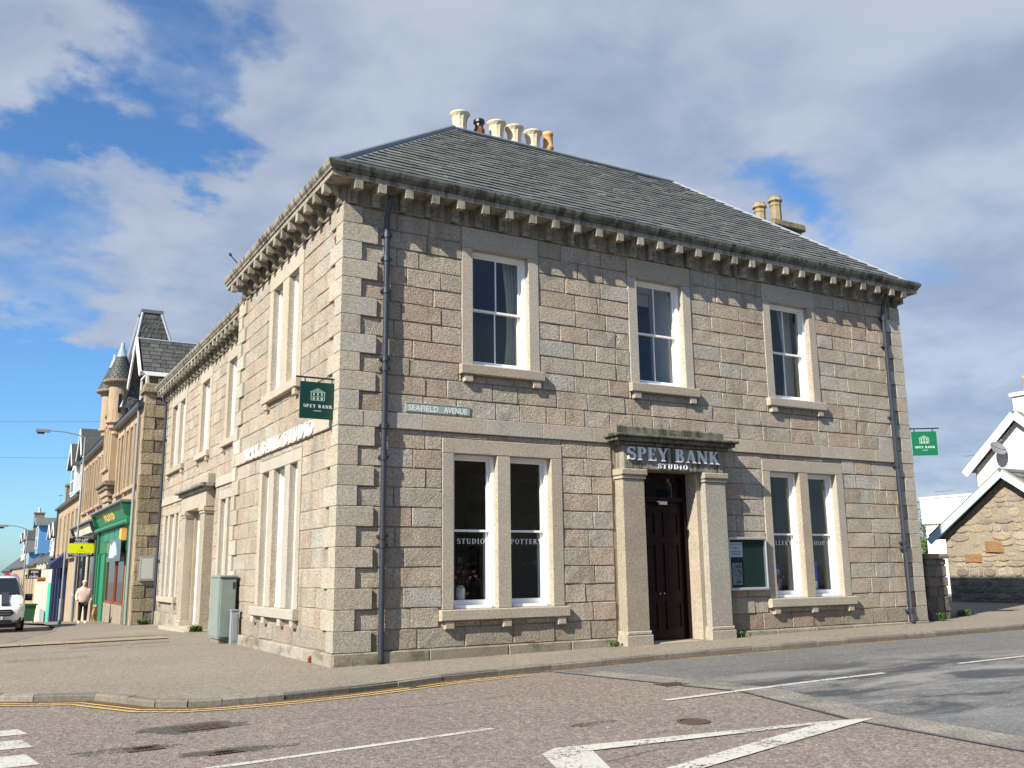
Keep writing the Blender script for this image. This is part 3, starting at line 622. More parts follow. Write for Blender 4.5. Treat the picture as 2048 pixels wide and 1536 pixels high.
def window_(fr, name, u0,u1,v0,v1, lights, bars, jamb_w=.22, lint=.42, sill_h=.19, sill_out=.06, corb=(), proud=.035, ltop=None, bank_=bank, splitz=None, thick=.40):
    """sash window with dressed surround; u0..u1 outer width, v0 sill top, v1 lintel top"""
    o0, o1 = v0, v1-lint
    fm = MB()                                            # white box frames of all lights
    for a,b in lights:
        d0, d1 = -.31, -.10
        fm.fb(fr,a+.002,a+.07,o0+.002,o1-.006,d0,d1); fm.fb(fr,b-.07,b-.002,o0+.002,o1-.006,d0,d1); fm.fb(fr,a+.071,b-.071,o1-.06,o1-.006,d0,d1-.003); fm.fb(fr,a+.071,b-.071,o0+.002,o0+.06,d0,d1+.03)
    win = fm.build(name, WHITE, bank_)
    tb = lambda: (R.random(), R.uniform(.40,.60), 0)
    mb = MB(); mb.fb(fr,u0,u1,o1,v1-.004,-.39,proud, tb(), 0, .008); mb.build('lintel', DRESSED, win)
    for a,b in [(u0,lights[0][0]),(lights[-1][1],u1)] + [(lights[i][1],lights[i+1][0]) for i in range(len(lights)-1)]:
        mb = MB(); mb.fb(fr,a,b,o0,o1-.004,-.39,proud if (a==u0 or b==u1) else proud-.004, tb(), 0, .008); mb.build('jamb' if (a==u0 or b==u1) else 'mullion', DRESSED, win)
    mb = MB(); mb.fb(fr,u0-sill_out,u1+sill_out,v0-sill_h,v0-.004,-.39,proud+.10,tb(),0,.014); mb.build('sill', DRESSED, win)
    for c in corb:
        mb = MB(); mb.fb(fr,c-.09,c+.09,v0-sill_h-.14,v0-sill_h-.003,0,proud+.075,tb(),0,.012); mb.build('corbel', DRESSED, win)
    sp = splitz or (o0+o1)/2
    for a,b in lights:
        a_, b_ = a+.072, b-.072
        for (c,d,w0,w1,br) in ((sp-.02,o1-.062,-.225,-.185,.04),(o0+.062,sp+.02,-.272,-.232,.085)):
            sm = MB(); sm.fb(fr,a_,a_+.045,c,d,w0,w1); sm.fb(fr,b_-.045,b_,c,d,w0,w1); sm.fb(fr,a_+.0455,b_-.0455,c,c+br,w0,w1-.002); sm.fb(fr,a_+.0455,b_-.0455,d-.04,d,w0,w1-.002)
            for i in range(1,bars+1):
                x = a_+(b_-a_)*i/(bars+1); sm.fb(fr,x-.011,x+.011,c+br+.001,d-.041,w0+.006,w1-.006)
            sm.build('sash', WHITE, win)
            for i in range(bars+1):
                xa = a_+.045+(b_-a_-.09)*i/(bars+1); xb = a_+.045+(b_-a_-.09)*(i+1)/(bars+1)
                gm = MB(); wm = (w0+w1)/2-.004; gm.add([fr(xa+.001,c+br*.9,wm),fr(xb-.001,c+br*.9,wm),fr(xb-.001,d-.038,wm),fr(xa+.001,d-.038,wm)],[(0,1,2,3)]); gm.build('pane', GLASS, win)
    return (u0,u1,v0,v1), [(u0+.03,u1-.03,v0-.09,v1-.06)], (u0-sill_out,u1+sill_out,v0-sill_h,v0)

# --- openings
f_sol, f_hol = [], []; w_sol, w_hol = [], []; g_sol, g_hol = [], []
def W(fr, sol, hol, *a, **k):
    s, h, sl = window_(fr, 'window', *a, **k); sol += [s, sl]; hol += h
for c in (3.165, 7.07, 10.93): W(FRONT, f_sol, f_hol, c-.85, c+.85, 5.27, 7.985, [(c-.62,c+.62)], 1, corb=(c-.74,c+.74))
W(FRONT, f_sol, f_hol, 1.92, 4.47, .84, 3.87, [(2.145,3.046),(3.325,4.225)], 0, lint=.27, corb=(2.04,3.19,4.36))
W(FRONT, f_sol, f_hol, 9.74, 12.30, .84, 3.87, [(9.965,10.87),(11.15,12.06)], 0, lint=.27, corb=(9.87,11.01,12.17))
W(WEST, w_sol, w_hol, 2.34, 4.72, 5.25, 7.985, [(2.60,3.31),(3.75,4.46)], 0, lint=.40, corb=(2.5,4.56))
W(WEST, w_sol, w_hol, 2.06, 5.02, .84, 3.85, [(2.28,2.80),(3.14,3.92),(4.28,4.80)], 0, lint=.25, corb=(2.16,2.97,4.1,4.92))
W(WING, g_sol, g_hol, 10.55, 12.20, 5.25, 7.985, [(10.82,11.92)], 0, corb=(10.65,12.1))
W(WING, g_sol, g_hol, 14.15, 15.85, 5.25, 7.985, [(14.45,15.55)], 0, corb=(14.25,15.75))
W(WING, g_sol, g_hol, 18.1, 20.9, 5.25, 7.985, [(18.35,19.25),(19.75,20.65)], 0, corb=(18.2,20.8))
W(WING, g_sol, g_hol, 10.45, 12.45, .84, 3.85, [(10.68,11.32),(11.6,12.2)], 0, lint=.27, corb=(10.55,12.3))
W(WING, g_sol, g_hol, 18.2, 21.2, .75, 3.85, [(18.42,18.92),(19.25,20.1),(20.45,20.95)], 0, lint=.27, corb=(18.3,21.1))
# --- main entrance on the front
porch = MB(); wt = lambda: (R.random(), R.uniform(.32,.50), 0)
DX0, DX1 = 6.27, 7.83
f_sol += [(5.66,8.47,0,4.20)]; f_hol += [(6.30,7.80,0,3.47)]
porch.fb(FRONT,5.78,8.38,3.46,3.93,-.30,.26,wt(),0,.01)                     # entablature
pt = porch.build('portico', WEATHERED, bank)
def pil(fr, a, b, zb, nm='pilaster', out=.26):
    m = MB(); m.fb(fr,a-.05,b+.05,zb-.05,zb+.17,-.02,out+.045,(.4,.40,0),0,.012); m.fb(fr,a-.03,b+.03,zb+.171,zb+.25,-.02,out+.03,wt(),0,.02)
    m.fb(fr,a,b,zb+.251,3.26,-.02,out,(R.random(),R.uniform(.20,.30),0),0,.008); m.fb(fr,a-.03,b+.03,3.261,3.33,-.02,out+.03,wt(),0,.012); m.fb(fr,a-.055,b+.055,3.331,3.455,-.02,out+.06,wt(),0,.02)
    m.build(nm, DRESSED, pt if fr is FRONT else pt2)
pil(FRONT,5.74,6.275,.075); pil(FRONT,7.86,8.42,.085)
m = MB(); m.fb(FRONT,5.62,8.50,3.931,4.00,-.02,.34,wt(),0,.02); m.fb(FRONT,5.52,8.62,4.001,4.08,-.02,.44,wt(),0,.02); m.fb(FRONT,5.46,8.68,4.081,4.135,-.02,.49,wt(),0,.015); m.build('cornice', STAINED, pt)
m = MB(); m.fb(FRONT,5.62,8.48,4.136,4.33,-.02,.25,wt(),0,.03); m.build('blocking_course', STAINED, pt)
for a,b in ((6.276,6.37),(7.75,7.859)):                                      # inner jambs behind the pilasters
    m = MB(); m.fb(FRONT,a,b,.03,3.455,-.30,.10,wt(),0,.006); m.build('jamb', DRESSED, pt)
m = MB(); m.fb(FRONT,6.28,7.82,-.1,.075,-.45,.20,wt(),0,.01); m.build('doorstep', DRESSED, pt)
dm = MB(); dm.fb(FRONT,6.361,6.44,.08,3.45,-.36,-.22); dm.fb(FRONT,7.66,7.739,.08,3.45,-.36,-.22); dm.fb(FRONT,6.441,7.659,2.86,2.96,-.36,-.20); dm.fb(FRONT,6.441,7.659,3.36,3.45,-.36,-.22)
door = dm.build('door', DOOR, bank)
for a,b in ((6.445,7.048),(7.052,7.655)):
    lf_ = MB(); lf_.fb(FRONT,a,b,.09,2.855,-.36,-.30)
    for c,d in ((.28,.84),(1.02,2.02),(2.16,2.66)):
        for (p,q,r_,s_) in ((a+.10,b-.10,c,c+.035),(a+.10,b-.10,d-.035,d),(a+.10,a+.135,c+.036,d-.036),(b-.135,b-.10,c+.036,d-.036)): lf_.fb(FRONT,p,q,r_,s_,-.299,-.275)
        lf_.fb(FRONT,a+.19,b-.19,c+.09,d-.09,-.299,-.282,bev=.015)
    lf_.build('door_leaf', DOOR, door)
    k = MB(); kx = b-.05 if a < 7 else a+.05; k.lathe([(.001,0),(.014,.004),(.019,.014),(.013,.026),(.001,.03)], (0,0,0), 10); k.v = [(kx+x, .30-z, 1.0+y) for x,y,z in k.v]; k.build('knob', GOLD, door, True)
m = MB(); m.add([FRONT(6.44,2.96,-.30),FRONT(7.66,2.96,-.30),FRONT(7.66,3.36,-.30),FRONT(6.44,3.36,-.30)],[(0,1,2,3)]); m.build('fanlight', GLASS, door)
m = MB(); m.fb(FRONT,6.98,7.18,2.80,2.87,-.20,-.14,bev=.02); m.fb(FRONT,6.93,7.0,2.85,2.87,-.20,-.16); m.build('sensor_lamp', WHITE, door)
# --- side door of the wing
pt2 = MB().fb(WING,13.05,16.7,3.46,3.93,-.30,.27,wt(),0,.01).build('portico', DRESSED, bank)
g_sol += [(13.05,16.7,-.4,4.3)]; g_hol += [(13.6,15.8,-.4,3.47)]
pil(WING,13.12,13.7,-.10,out=.27); pil(WING,15.9,16.5,-.15,out=.27)
m = MB(); m.fb(WING,12.95,16.8,3.931,4.03,-.02,.37,wt(),0,.03); m.fb(WING,12.85,16.9,4.031,4.13,-.02,.48,wt(),0,.02); m.build('cornice', WEATHERED, pt2); m = MB(); m.fb(WING,13.1,16.6,4.131,4.42,-.02,.25,wt(),0,.03); m.build('blocking_course', DRESSED, pt2)
m = MB(); m.fb(WING,12.7,16.8,-.6,G(.3,14.5)+.05,-.3,.75,wt(),0,.01); m.build('doorstep', DRESSED, pt2)
m = MB(); m.fb(WING,13.61,13.75,-.1,3.4,-.3,-.1); m.fb(WING,15.65,15.79,-.1,3.4,-.3,-.1); m.fb(WING,13.751,15.649,2.7,2.85,-.3,-.1); m.fb(WING,13.751,15.649,-.1,2.69,-.3,-.22); d2 = m.build('door', WHITE, bank)
for a in (13.95,14.85):
    for c,d in ((.2,1.0),(1.2,2.4)): k = MB(); k.fb(WING,a,a+.6,c,d,-.219,-.19,bev=.02); k.build('door_panel', WHITE, d2)
m = MB(); m.add([WING(13.75,2.85,-.2),WING(15.65,2.85,-.2),WING(15.65,3.44,-.2),WING(13.75,3.44,-.2)],[(0,1,2,3)]); m.build('fanlight', GLASS, d2)
# --- structural walls (recessed mortar bed behind the stones)
m = MB(); wall_cells(m, FRONT, 0,BW,-.3,FRZ+.4,f_hol,-.40,0); wf = m.build('front_wall', MORTAR, bank)
m = MB(); wall_cells(m, WEST, .401,BD,-.3,FRZ+.4,w_hol,-.40,0); ww = m.build('side_wall', MORTAR, bank)
m = MB(); wall_cells(m, WING, BD+.001,22.2,-.7,FRZ+.4,g_hol,-.40,0); wg = m.build('wing_wall', MORTAR, bank)
m = MB(); m.box((BW-.4,.401,-.3),(BW,BD,FRZ+.4)); m.box((8.4,BD-.4,-.3),(BW-.401,BD-.001,FRZ+.4)); m.box((8.0,BD,-.7),(8.4,22.2,FRZ+.4)); m.box((1.201,21.8,-.7),(7.999,22.199,FRZ+.4)); m.build('rear_wall', LIME, bank)
# --- string course
def string(fr, u0, u1, name='string_course_stone', par=None, gaps=()):
    x = u0
    while x < u1-.01:
        l = min(R.uniform(.85,1.35), u1-x); l = u1-x if u1-x-l < .4 else l
        if not any(a < x+l/2 < b for a,b in gaps):
            m = MB(); m.fb(fr, x+.003,x+l-.003,STR0,STR1-.004,0,.062,(R.random(),R.uniform(.5,.66),0),0,.008); m.build(name, DRESSED, par)
        x += l
string(FRONT, .38, 5.62, par=wf); string(FRONT, 8.50, BW-.38, par=wf); string(WEST, .38, BD-.2, par=ww); string(WING, 17.1, 22.1, par=wg); string(WING, 8.2, 12.84, par=wg)
f_sol += [(0,BW,STR0,STR1)]; w_sol += [(0,BD,STR0,STR1)]; g_sol += [(BD,22.2,STR0,STR1)]
# --- quoins: long and short alternately, proud of the wall and meeting on the corner
rows = list(zip(COURSES[0][:-1],COURSES[0][1:])) + list(zip(COURSES[1][:-1],COURSES[1][1:]))
QL, QS, QP = .60, .30, .06
def quoin(name, x0,x1,y0,y1,z0,z1,t,par):
    b = .008; V = []; 
    m = MB(); ins = [(0,b),(b,0),(b,0),(0,b)]
    lv = [(z0,b),(z0+b,0),(z1-b,0),(z1,b)]
    for z, i in lv: V += [(x0+i,y0+i,z),(x1-i,y0+i,z),(x1-i,y1-i,z),(x0+i,y1-i,z)]
    F = [(3,2,1,0),(12,13,14,15)]
    for k in range(3):
        for i in range(4): j = (i+1)%4; F.append((k*4+i,k*4+j,k*4+4+j,k*4+4+i))
    m.add(V,F,t); return m.build(name, QUOIN, par)
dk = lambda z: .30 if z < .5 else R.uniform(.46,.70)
for i,(a,b) in enumerate(rows):
    lng = (i % 2 == 0) if i < 11 else (i % 2 == 0); j = .003; t = lambda: (R.random(), dk(a), 0)
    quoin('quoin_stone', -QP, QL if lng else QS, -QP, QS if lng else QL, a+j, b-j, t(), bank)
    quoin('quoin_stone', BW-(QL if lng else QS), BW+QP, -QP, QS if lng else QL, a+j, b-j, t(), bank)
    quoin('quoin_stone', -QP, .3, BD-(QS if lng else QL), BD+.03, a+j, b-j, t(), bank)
    f_sol += [(0,QL if lng else QS,a,b),(BW-(QL if lng else QS),BW,a,b)]; w_sol += [(0,QS if lng else QL,a,b),(BD-(QS if lng else QL),BD,a,b)]
quoin('quoin_stone', -.07, .376, -.07, .376, STR0, STR1-.004, (.6,.6,0), bank); quoin('quoin_stone', BW-.376, BW+.07, -.07, .376, STR0, STR1-.004, (.5,.6,0), bank)
quoin('quoin_stone', -.07, .3, BD-.196, BD+.03, STR0, STR1-.004, (.6,.6,0), bank)
# --- plinth
for fr,u0,u1,par,gaps in ((FRONT,-.07,BW+.07,wf,((5.6,8.5),)),(WEST,-.0685,BD+.03,ww,()),(WING,BD+.03,22.2,wg,((12.7,16.7),))):
    x = u0
    while x < u1-.01:
        l = min(R.uniform(1.1,1.8), u1-x); l = u1-x if u1-x-l < .5 else l; x1 = x+l
        for a,b in gaps:
            if x < a < x1: x1 = a
            if a <= x < b: x = b; x1 = min(u1, b+1.3)
        m = MB(); m.fb(fr,x+.003,x1-.003,-.5,PLZ-.004,.0,.095 if fr is not WEST else .0965,(R.random(),R.uniform(.36,.62),0),0,.02); m.build('plinth_stone', PLINTH, par); x = x1
# --- coursed stones
for fr,u0,u1,sol,par in ((FRONT,0,BW,f_sol,wf),(WEST,0,BD,w_sol,ww),(WING,BD,22.2,g_sol,wg)):
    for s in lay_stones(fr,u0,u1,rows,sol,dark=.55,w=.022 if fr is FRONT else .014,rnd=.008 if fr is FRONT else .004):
        c = Vector(fr((s[0]+s[1])/2,(s[2]+s[3])/2,0)); nrm = (Vector(fr(0,0,1))-Vector(fr(0,0,0))); v = CAMP-c
        ALLST.append(((s[1]-s[0])*(s[3]-s[2])*abs(nrm.dot(v.normalized()))/v.length_squared, fr, s, par))
ALLST.sort(key=lambda a: -a[0])
rest = {}
for i,(sz,fr,s,par) in enumerate(ALLST):
    if i < 300:
        m = MB(); m.rock(fr,s[0],s[1],s[2],s[3],-.01,s[4],s[5]); m.build('stone', GRANITE, par)
    else: rest.setdefault(par.name, (MB(),par))[0].rock(fr,s[0],s[1],s[2],s[3],-.01,s[4],s[5])
for m,par in rest.values(): m.build('coursed_stones', GRANITE, par, kind='stuff')
# --- frieze and cornice
def cornice_profile(fr, u0, u1, m, ends, top=False):
    prof = [(-.3,FRZ),(.035,FRZ),(.035,FRZ+.035),(.012,FRZ+.045),(.012,FRZ+.33),(.40,FRZ+.33),(.40,FRZ+.425),(-.3,FRZ+.425)] if not top else [(-.3,FRZ+.427),(.43,FRZ+.427),(.43,FRZ+.455),(.47,FRZ+.50),(.49,FRZ+.56),(.49,FRZ+.585),(.30,FRZ+.60),(-.3,FRZ+.60)]
    P = []
    for e,u in ((0,u0),(1,u1)):
        for w_,z in prof:
            d = ends[e]*w_ if w_ > 0 else ends[e]*w_*0; P.append(fr(u+(d if e else -d), z, w_))
    n = len(prof); F = [(i,i+1,n+i+1,n+i) for i in range(n-1)] + [tuple(range(n)), tuple(range(2*n-1,n-1,-1))]
    m.add(P,F,(.5,.5,0))
CORN = []
for fr_,a_,b_,en_ in ((FRONT,0,BW,(1,1)),(WEST,0,BD,(1,0)),(lambda u,v,w_: (BW+w_,u,v),0,BD,(1,0)),(WING,BD,22.2,(0,0))):
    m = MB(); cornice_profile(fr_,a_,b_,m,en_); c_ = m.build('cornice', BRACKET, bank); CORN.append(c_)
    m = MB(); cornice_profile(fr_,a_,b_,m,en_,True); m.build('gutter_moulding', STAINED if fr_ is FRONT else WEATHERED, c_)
cor, corw, _, corg = CORN
bp = [(0,.0),(.09,0),(.125,.03),(.125,.075),(.10,.12),(.115,.19),(.17,.225),(.255,.23),(.255,.165),(.385,.165),(.385,.325),(0,.325)]
mbk = MB(); mbk.prism([(w_,z) for w_,z in bp], lambda u,v,w_: (w_, -u, v), -.075, .075); proto = None
BR = []
nF = 29
for i in range(nF): u = .02+(BW-.04)*i/(nF-1); BR.append((u if 0<i<nF-1 else (.1 if i == 0 else BW-.1), -.012, 0, cor))
for i in range(14): BR.append((-.012, .10+.52*i+.02, -math.pi/2, corw))
for i in range(28): BR.append((WX-.012, BD+.55+.52*i, -math.pi/2, corg))
for i in range(6): BR.append((BW+.012, .10+.52*i, math.pi/2, cor))
for i,(x,y,a,par) in enumerate(BR):
    mm = MB(); mm.v = list(mbk.v); mm.f = list(mbk.f); mm.m = list(mbk.m); mm.t = [(R.random(),R.uniform(.4,.72),0)]*len(mm.v)
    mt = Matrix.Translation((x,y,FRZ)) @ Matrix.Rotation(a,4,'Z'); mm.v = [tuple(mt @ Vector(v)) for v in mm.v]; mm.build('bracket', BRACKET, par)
# --- roof of the front block
RZ0, RZ1, RY = 8.61, 12.02, 3.7; EY = -.30; HX = 3.99
slope = (RZ1-RZ0)/(RY-EY)
m = MB(); e = .30
A,B,C_,D_ = (-e,-e,RZ0-.03),(BW+e,-e,RZ0-.03),(BW+e,BD,RZ0-.03),(-e,BD,RZ0-.03); r0 = (HX-.02,RY,RZ1-.03); r1 = (BW-HX,RY,RZ1-.03)
m.add([A,B,C_,D_,r0,r1],[(0,1,5,4),(1,2,5),(2,3,4,5),(3,0,4),(0,3,2,1)],(.4,.5,0)); roof = m.build('roof', SLATE, bank)
m = MB(); m.add([(WX-.3,BD-1,RZ0-.06),(WX-.3,22.2,RZ0-.06),(4.4,22.2,RZ0+2.6),(4.4,BD-2.,RZ0+2.6),(8.6,BD,RZ0-.06),(8.6,22.2,RZ0-.06)],[(0,1,2,3),(3,2,5,4)],(.5,.5,0)); m.build('wing_roof', SLATE, bank)
SL = []; rowsN = 25; slen = math.hypot(RY-EY, RZ1-RZ0); gauge = slen/rowsN; sy, sz = (RY-EY)/slen, (RZ1-RZ0)/slen
for j in range(rowsN):
    s0 = j*gauge; s1 = s0+gauge*1.75 if j < rowsN-1 else s0+gauge
    y0 = EY+sy*s0; f0 = (y0-EY)/(RY-EY); xl = -e+(HX+e)*f0; xr = BW+e-(HX+e)*f0; x = xl-R.uniform(0,.2)
    while x < xr:
        wd = R.uniform(.22,.40); a = max(x,xl); b = min(x+wd,xr); x += wd
        if b-a > .05: SL.append((a+.004,b-.004,s0+R.uniform(-.010,.010)-(R.uniform(.03,.07) if R.random() < .02 and j else 0),s1,j))
def slate(m, a,b,s0,s1,j):
    fl = .022; th = .016; lift = .026+R.uniform(0,.010)
    def P(x,s,h): return (x, EY+sy*s-sz*h, RZ0+sz*s+sy*h)
    # trim the upper corners along the hips
    def cl(x,s): 
        f = clampf((EY+sy*s-EY)/(RY-EY),0,1); return clampf(x,-e+(HX+e)*f,BW+e-(HX+e)*f)
    V = [P(a,s0,lift+th),P(b,s0,lift+th),P(cl(b,s1),s1,.004+th*.2),P(cl(a,s1),s1,.004+th*.2),P(a,s0,lift),P(b,s0,lift),P(cl(b,s1),s1,.001),P(cl(a,s1),s1,.001)]
    k = clampf(R.gauss(.42,.2),0,1); m.add(V,[(0,1,2,3),(0,4,5,1),(1,5,6,2),(3,7,4,0),(4,7,6,5)],(k,.5,0))
SL.sort(key=lambda s: (Vector((s[0],EY+sy*s[2],RZ0+sz*s[2]))-CAMP).length/(s[1]-s[0])**.5)
rm = MB()
for i,s in enumerate(SL):
    if i < 300: m = MB(); slate(m,*s); m.build('slate', SLATE, roof)
    else: slate(rm,*s)
rm.build('slates', SLATE, roof, kind='stuff')
def capstrip(name, a, b, r, mat, h=.0):
    m = MB(); m.tube([Vector(a)+Vector((0,0,h)), Vector(b)+Vector((0,0,h))], r, 8); m.build(name, mat, roof)
capstrip('ridge_lead', r0, r1, .06, LEADD, .05); capstrip('hip_lead', A, r0, .075, LEADD, .06); capstrip('hip_lead', B, r1, .05, LEAD, .05); capstrip('hip_lead', D_, r0, .07, LEADD, .05); capstrip('hip_lead', C_, r1, .07, LEAD, .05)
def lead_apron(a, b, side):
    a, b = Vector(a), Vector(b); m = MB(); n_ = 14; V = []
    for i in range(n_+1):
        p = a.lerp(b,i/n_); V += [tuple(p+Vector((.02*side,-.05,.055))), tuple(p+Vector((.13*side+R.uniform(-.01,.01),-.02,.0+.05)))]
    m.add(V,[(2*i,2*i+1,2*i+3,2*i+2) for i in range(n_)]); m.build('lead_flashing', LEAD, roof)
lead_apron(A, r0, 1); lead_apron(B, r1, -1)
m = MB(); m.fb(FRONT,-.45,BW+.45,FRZ+.586,FRZ+.615,-.2,.47); m.build('gutter_lead', LEADD, bank)
# --- chimneys
m = MB(); m.box((4.1,4.05,10.2),(7.3,4.85,12.02),(.5,.5,0)); m.box((4.05,3.98,12.021),(7.36,4.92,12.12),(.5,.5,0)); st = m.build('chimney_stack', OLDSTONE, bank)
def flute(j,k): return (.035 if k % 3 == 0 else -.02) if 3 <= j <= 6 else 0
def urn(x, y=4.4): 
    m = MB(); m.lathe([(.17,-.22),(.17,0),(.175,.05),(.165,.06),(.172,.12),(.18,.22),(.20,.30),(.235,.345),(.255,.37),(.255,.395),(.235,.405),(.20,.40),(.17,.25)], (x,y,12.38), 36, wob=flute); m.v = [(a,b,12.38+(c-12.38)*1.22) for a,b,c in m.v]; m.build('chimney_pot', POT, st, False)
for x in (4.5,5.56,6.09,6.66): urn(x)
m = MB(); m.lathe([(.14,-.27),(.14,0),(.15,.06),(.15,.16),(.11,.24),(.10,.28)], (5.05,4.4,12.38), 8); m.build('chimney_pot', POTR, st)
m = MB(); m.lathe([(.11,.26),(.11,.34),(.15,.36),(.15,.43),(.12,.46),(.001,.47)], (5.05,4.4,12.38), 12); m.build('chimney_cowl', DARK, st)
m = MB(); m.lathe([(.10,-.25),(.10,0),(.12,.06),(.155,.16),(.15,.19),(.135,.20),(.13,.50),(.14,.51),(.14,.60),(.12,.605),(.11,.45)], (7.13,4.4,12.36), 18); m.build('chimney_pot', POTT, st, True)
m = MB(); m.box((13.6,2.75,8.3),(14.65,4.2,10.95),(.5,.5,0)); m.fb(lambda u,v,w_: (u,2.75-w_,v),13.5,14.75,10.951,11.15,-1.55,.1,(.5,.4,0),0,.03); st2 = m.build('chimney_stack', OLDSTONE, bank)
def tallpot(x,y,z,h,mat):
    m = MB(); m.lathe([(.21,0),(.21,.06),(.17,.07),(.16,h-.30),(.18,h-.29),(.165,h-.27),(.165,h-.2),(.22,h-.15),(.19,h-.06),(.16,h-.05),(.16,h),(.12,h),(.11,h-.3)], (x,y,z), 8); m.build('chimney_pot', mat, st2)
tallpot(14.42,3.45,11.18,1.05,POTS); tallpot(14.03,3.7,11.0,1.05,POTD)
# --- rainwater pipes
def downpipe(fr, u, z0, z1, collars, shoe=True, w_=.10, r=.05):
    m = MB(); m.tube([fr(u,z1,w_+.16),fr(u,z1-.12,w_+.14),fr(u,z1-.34,w_+.01),fr(u,z1-.46,w_),fr(u,z0+.08,w_)] + ([fr(u+.0,z0+.02,w_+.07)] if shoe else [fr(u,z0,w_)]), r, 12); p = m.build('downpipe', PIPE, bank, True)
    for z in collars:
        k = MB(); k.tube([fr(u,z-.05,w_),fr(u,z+.05,w_)], r*1.3, 12); k.fb(fr,u-.09,u+.09,z-.022,z+.022,w_-.08,w_+.02); k.build('collar', PIPE, p)
downpipe(FRONT,.76,.0,FRZ+.20,[7.5,7.05,6.45,5.2,5.02,4.0,2.1,1.95,3.45],False)
downpipe(FRONT,14.17,.16,FRZ+.22,[7.6,6.9,5.1,3.9,2.05,1.9,.45],True)
downpipe(WING,21.75,-.25,FRZ+.2,[6.5,4.2,2.0],False)
m = MB(); m.tube([(-.42,6.1,8.58),(-.60,6.25,8.85)], .015, 6); m.tube([(-.60,6.25,8.85),(-.62,6.27,8.90)], .035, 8); m.build('gutter_stay', DARK, bank)
for z in (7.36,6.25,3.3,2.6):                                   # small broken nicks on the west arris
    pass
for yy,zz in ((.34,7.42),(.34,6.28)):
    m = MB(); m.prism([(yy-.10,zz+.10),(yy+.10,zz+.06),(yy,zz-.14)], WEST, .045, .052); m.build('rust_stain', RUST, ww)
# --- interior shells
m = MB(); m.box((7.63,.42,5.2),(7.70,1.05,7.62)); m.box((6.5,.42,7.63),(7.70,1.05,7.69)); m.box((6.98,1.06,5.2),(7.02,1.10,7.62)); m.box((6.4,1.06,7.35),(7.63,1.10,7.62)); m.build('window_shutter', WHITE, bank)
m = MB(); m.box((.41,.41,.10),(BW-.41,BD-.41,.14)); m.box((.41,.41,3.95),(BW-.41,BD-.41,4.3)); m.build('floor', FLOORW, bank)
m = MB(); m.box((.41,.41,7.9),(BW-.41,BD-.41,7.95)); m.box((.41,.41,3.90),(BW-.41,BD-.41,3.945)); m.build('ceiling', INTER, bank)
m = MB(); m.box((5.3,.41,.15),(5.4,5.6,3.89)); m.box((8.9,.41,.15),(9.0,5.6,3.89)); m.box((.41,5.6,.15),(BW-.41,5.7,3.89)); m.box((5.0,.41,4.31),(5.1,4.,7.89)); m.box((9.0,.41,4.31),(9.1,4.,7.89)); m.box((.41,4.,4.31),(BW-.41,4.1,7.89)); m.box((12.75,.41,.15),(12.8,2.6,3.89))
m.build('partition', INTER, bank)
m = MB(); m.box((1.21,BD+.05,.0),(7.99,21.79,.05)); m.box((1.21,BD+.05,3.95),(7.99,21.79,4.3)); m.box((1.21,BD+.05,8.2),(7.99,21.79,8.25)); m.box((3.4,BD+.06,.06),(3.5,21.78,3.94)); m.box((3.4,BD+.06,4.31),(3.5,21.78,8.19)); m.build('partition', INTER, bank)

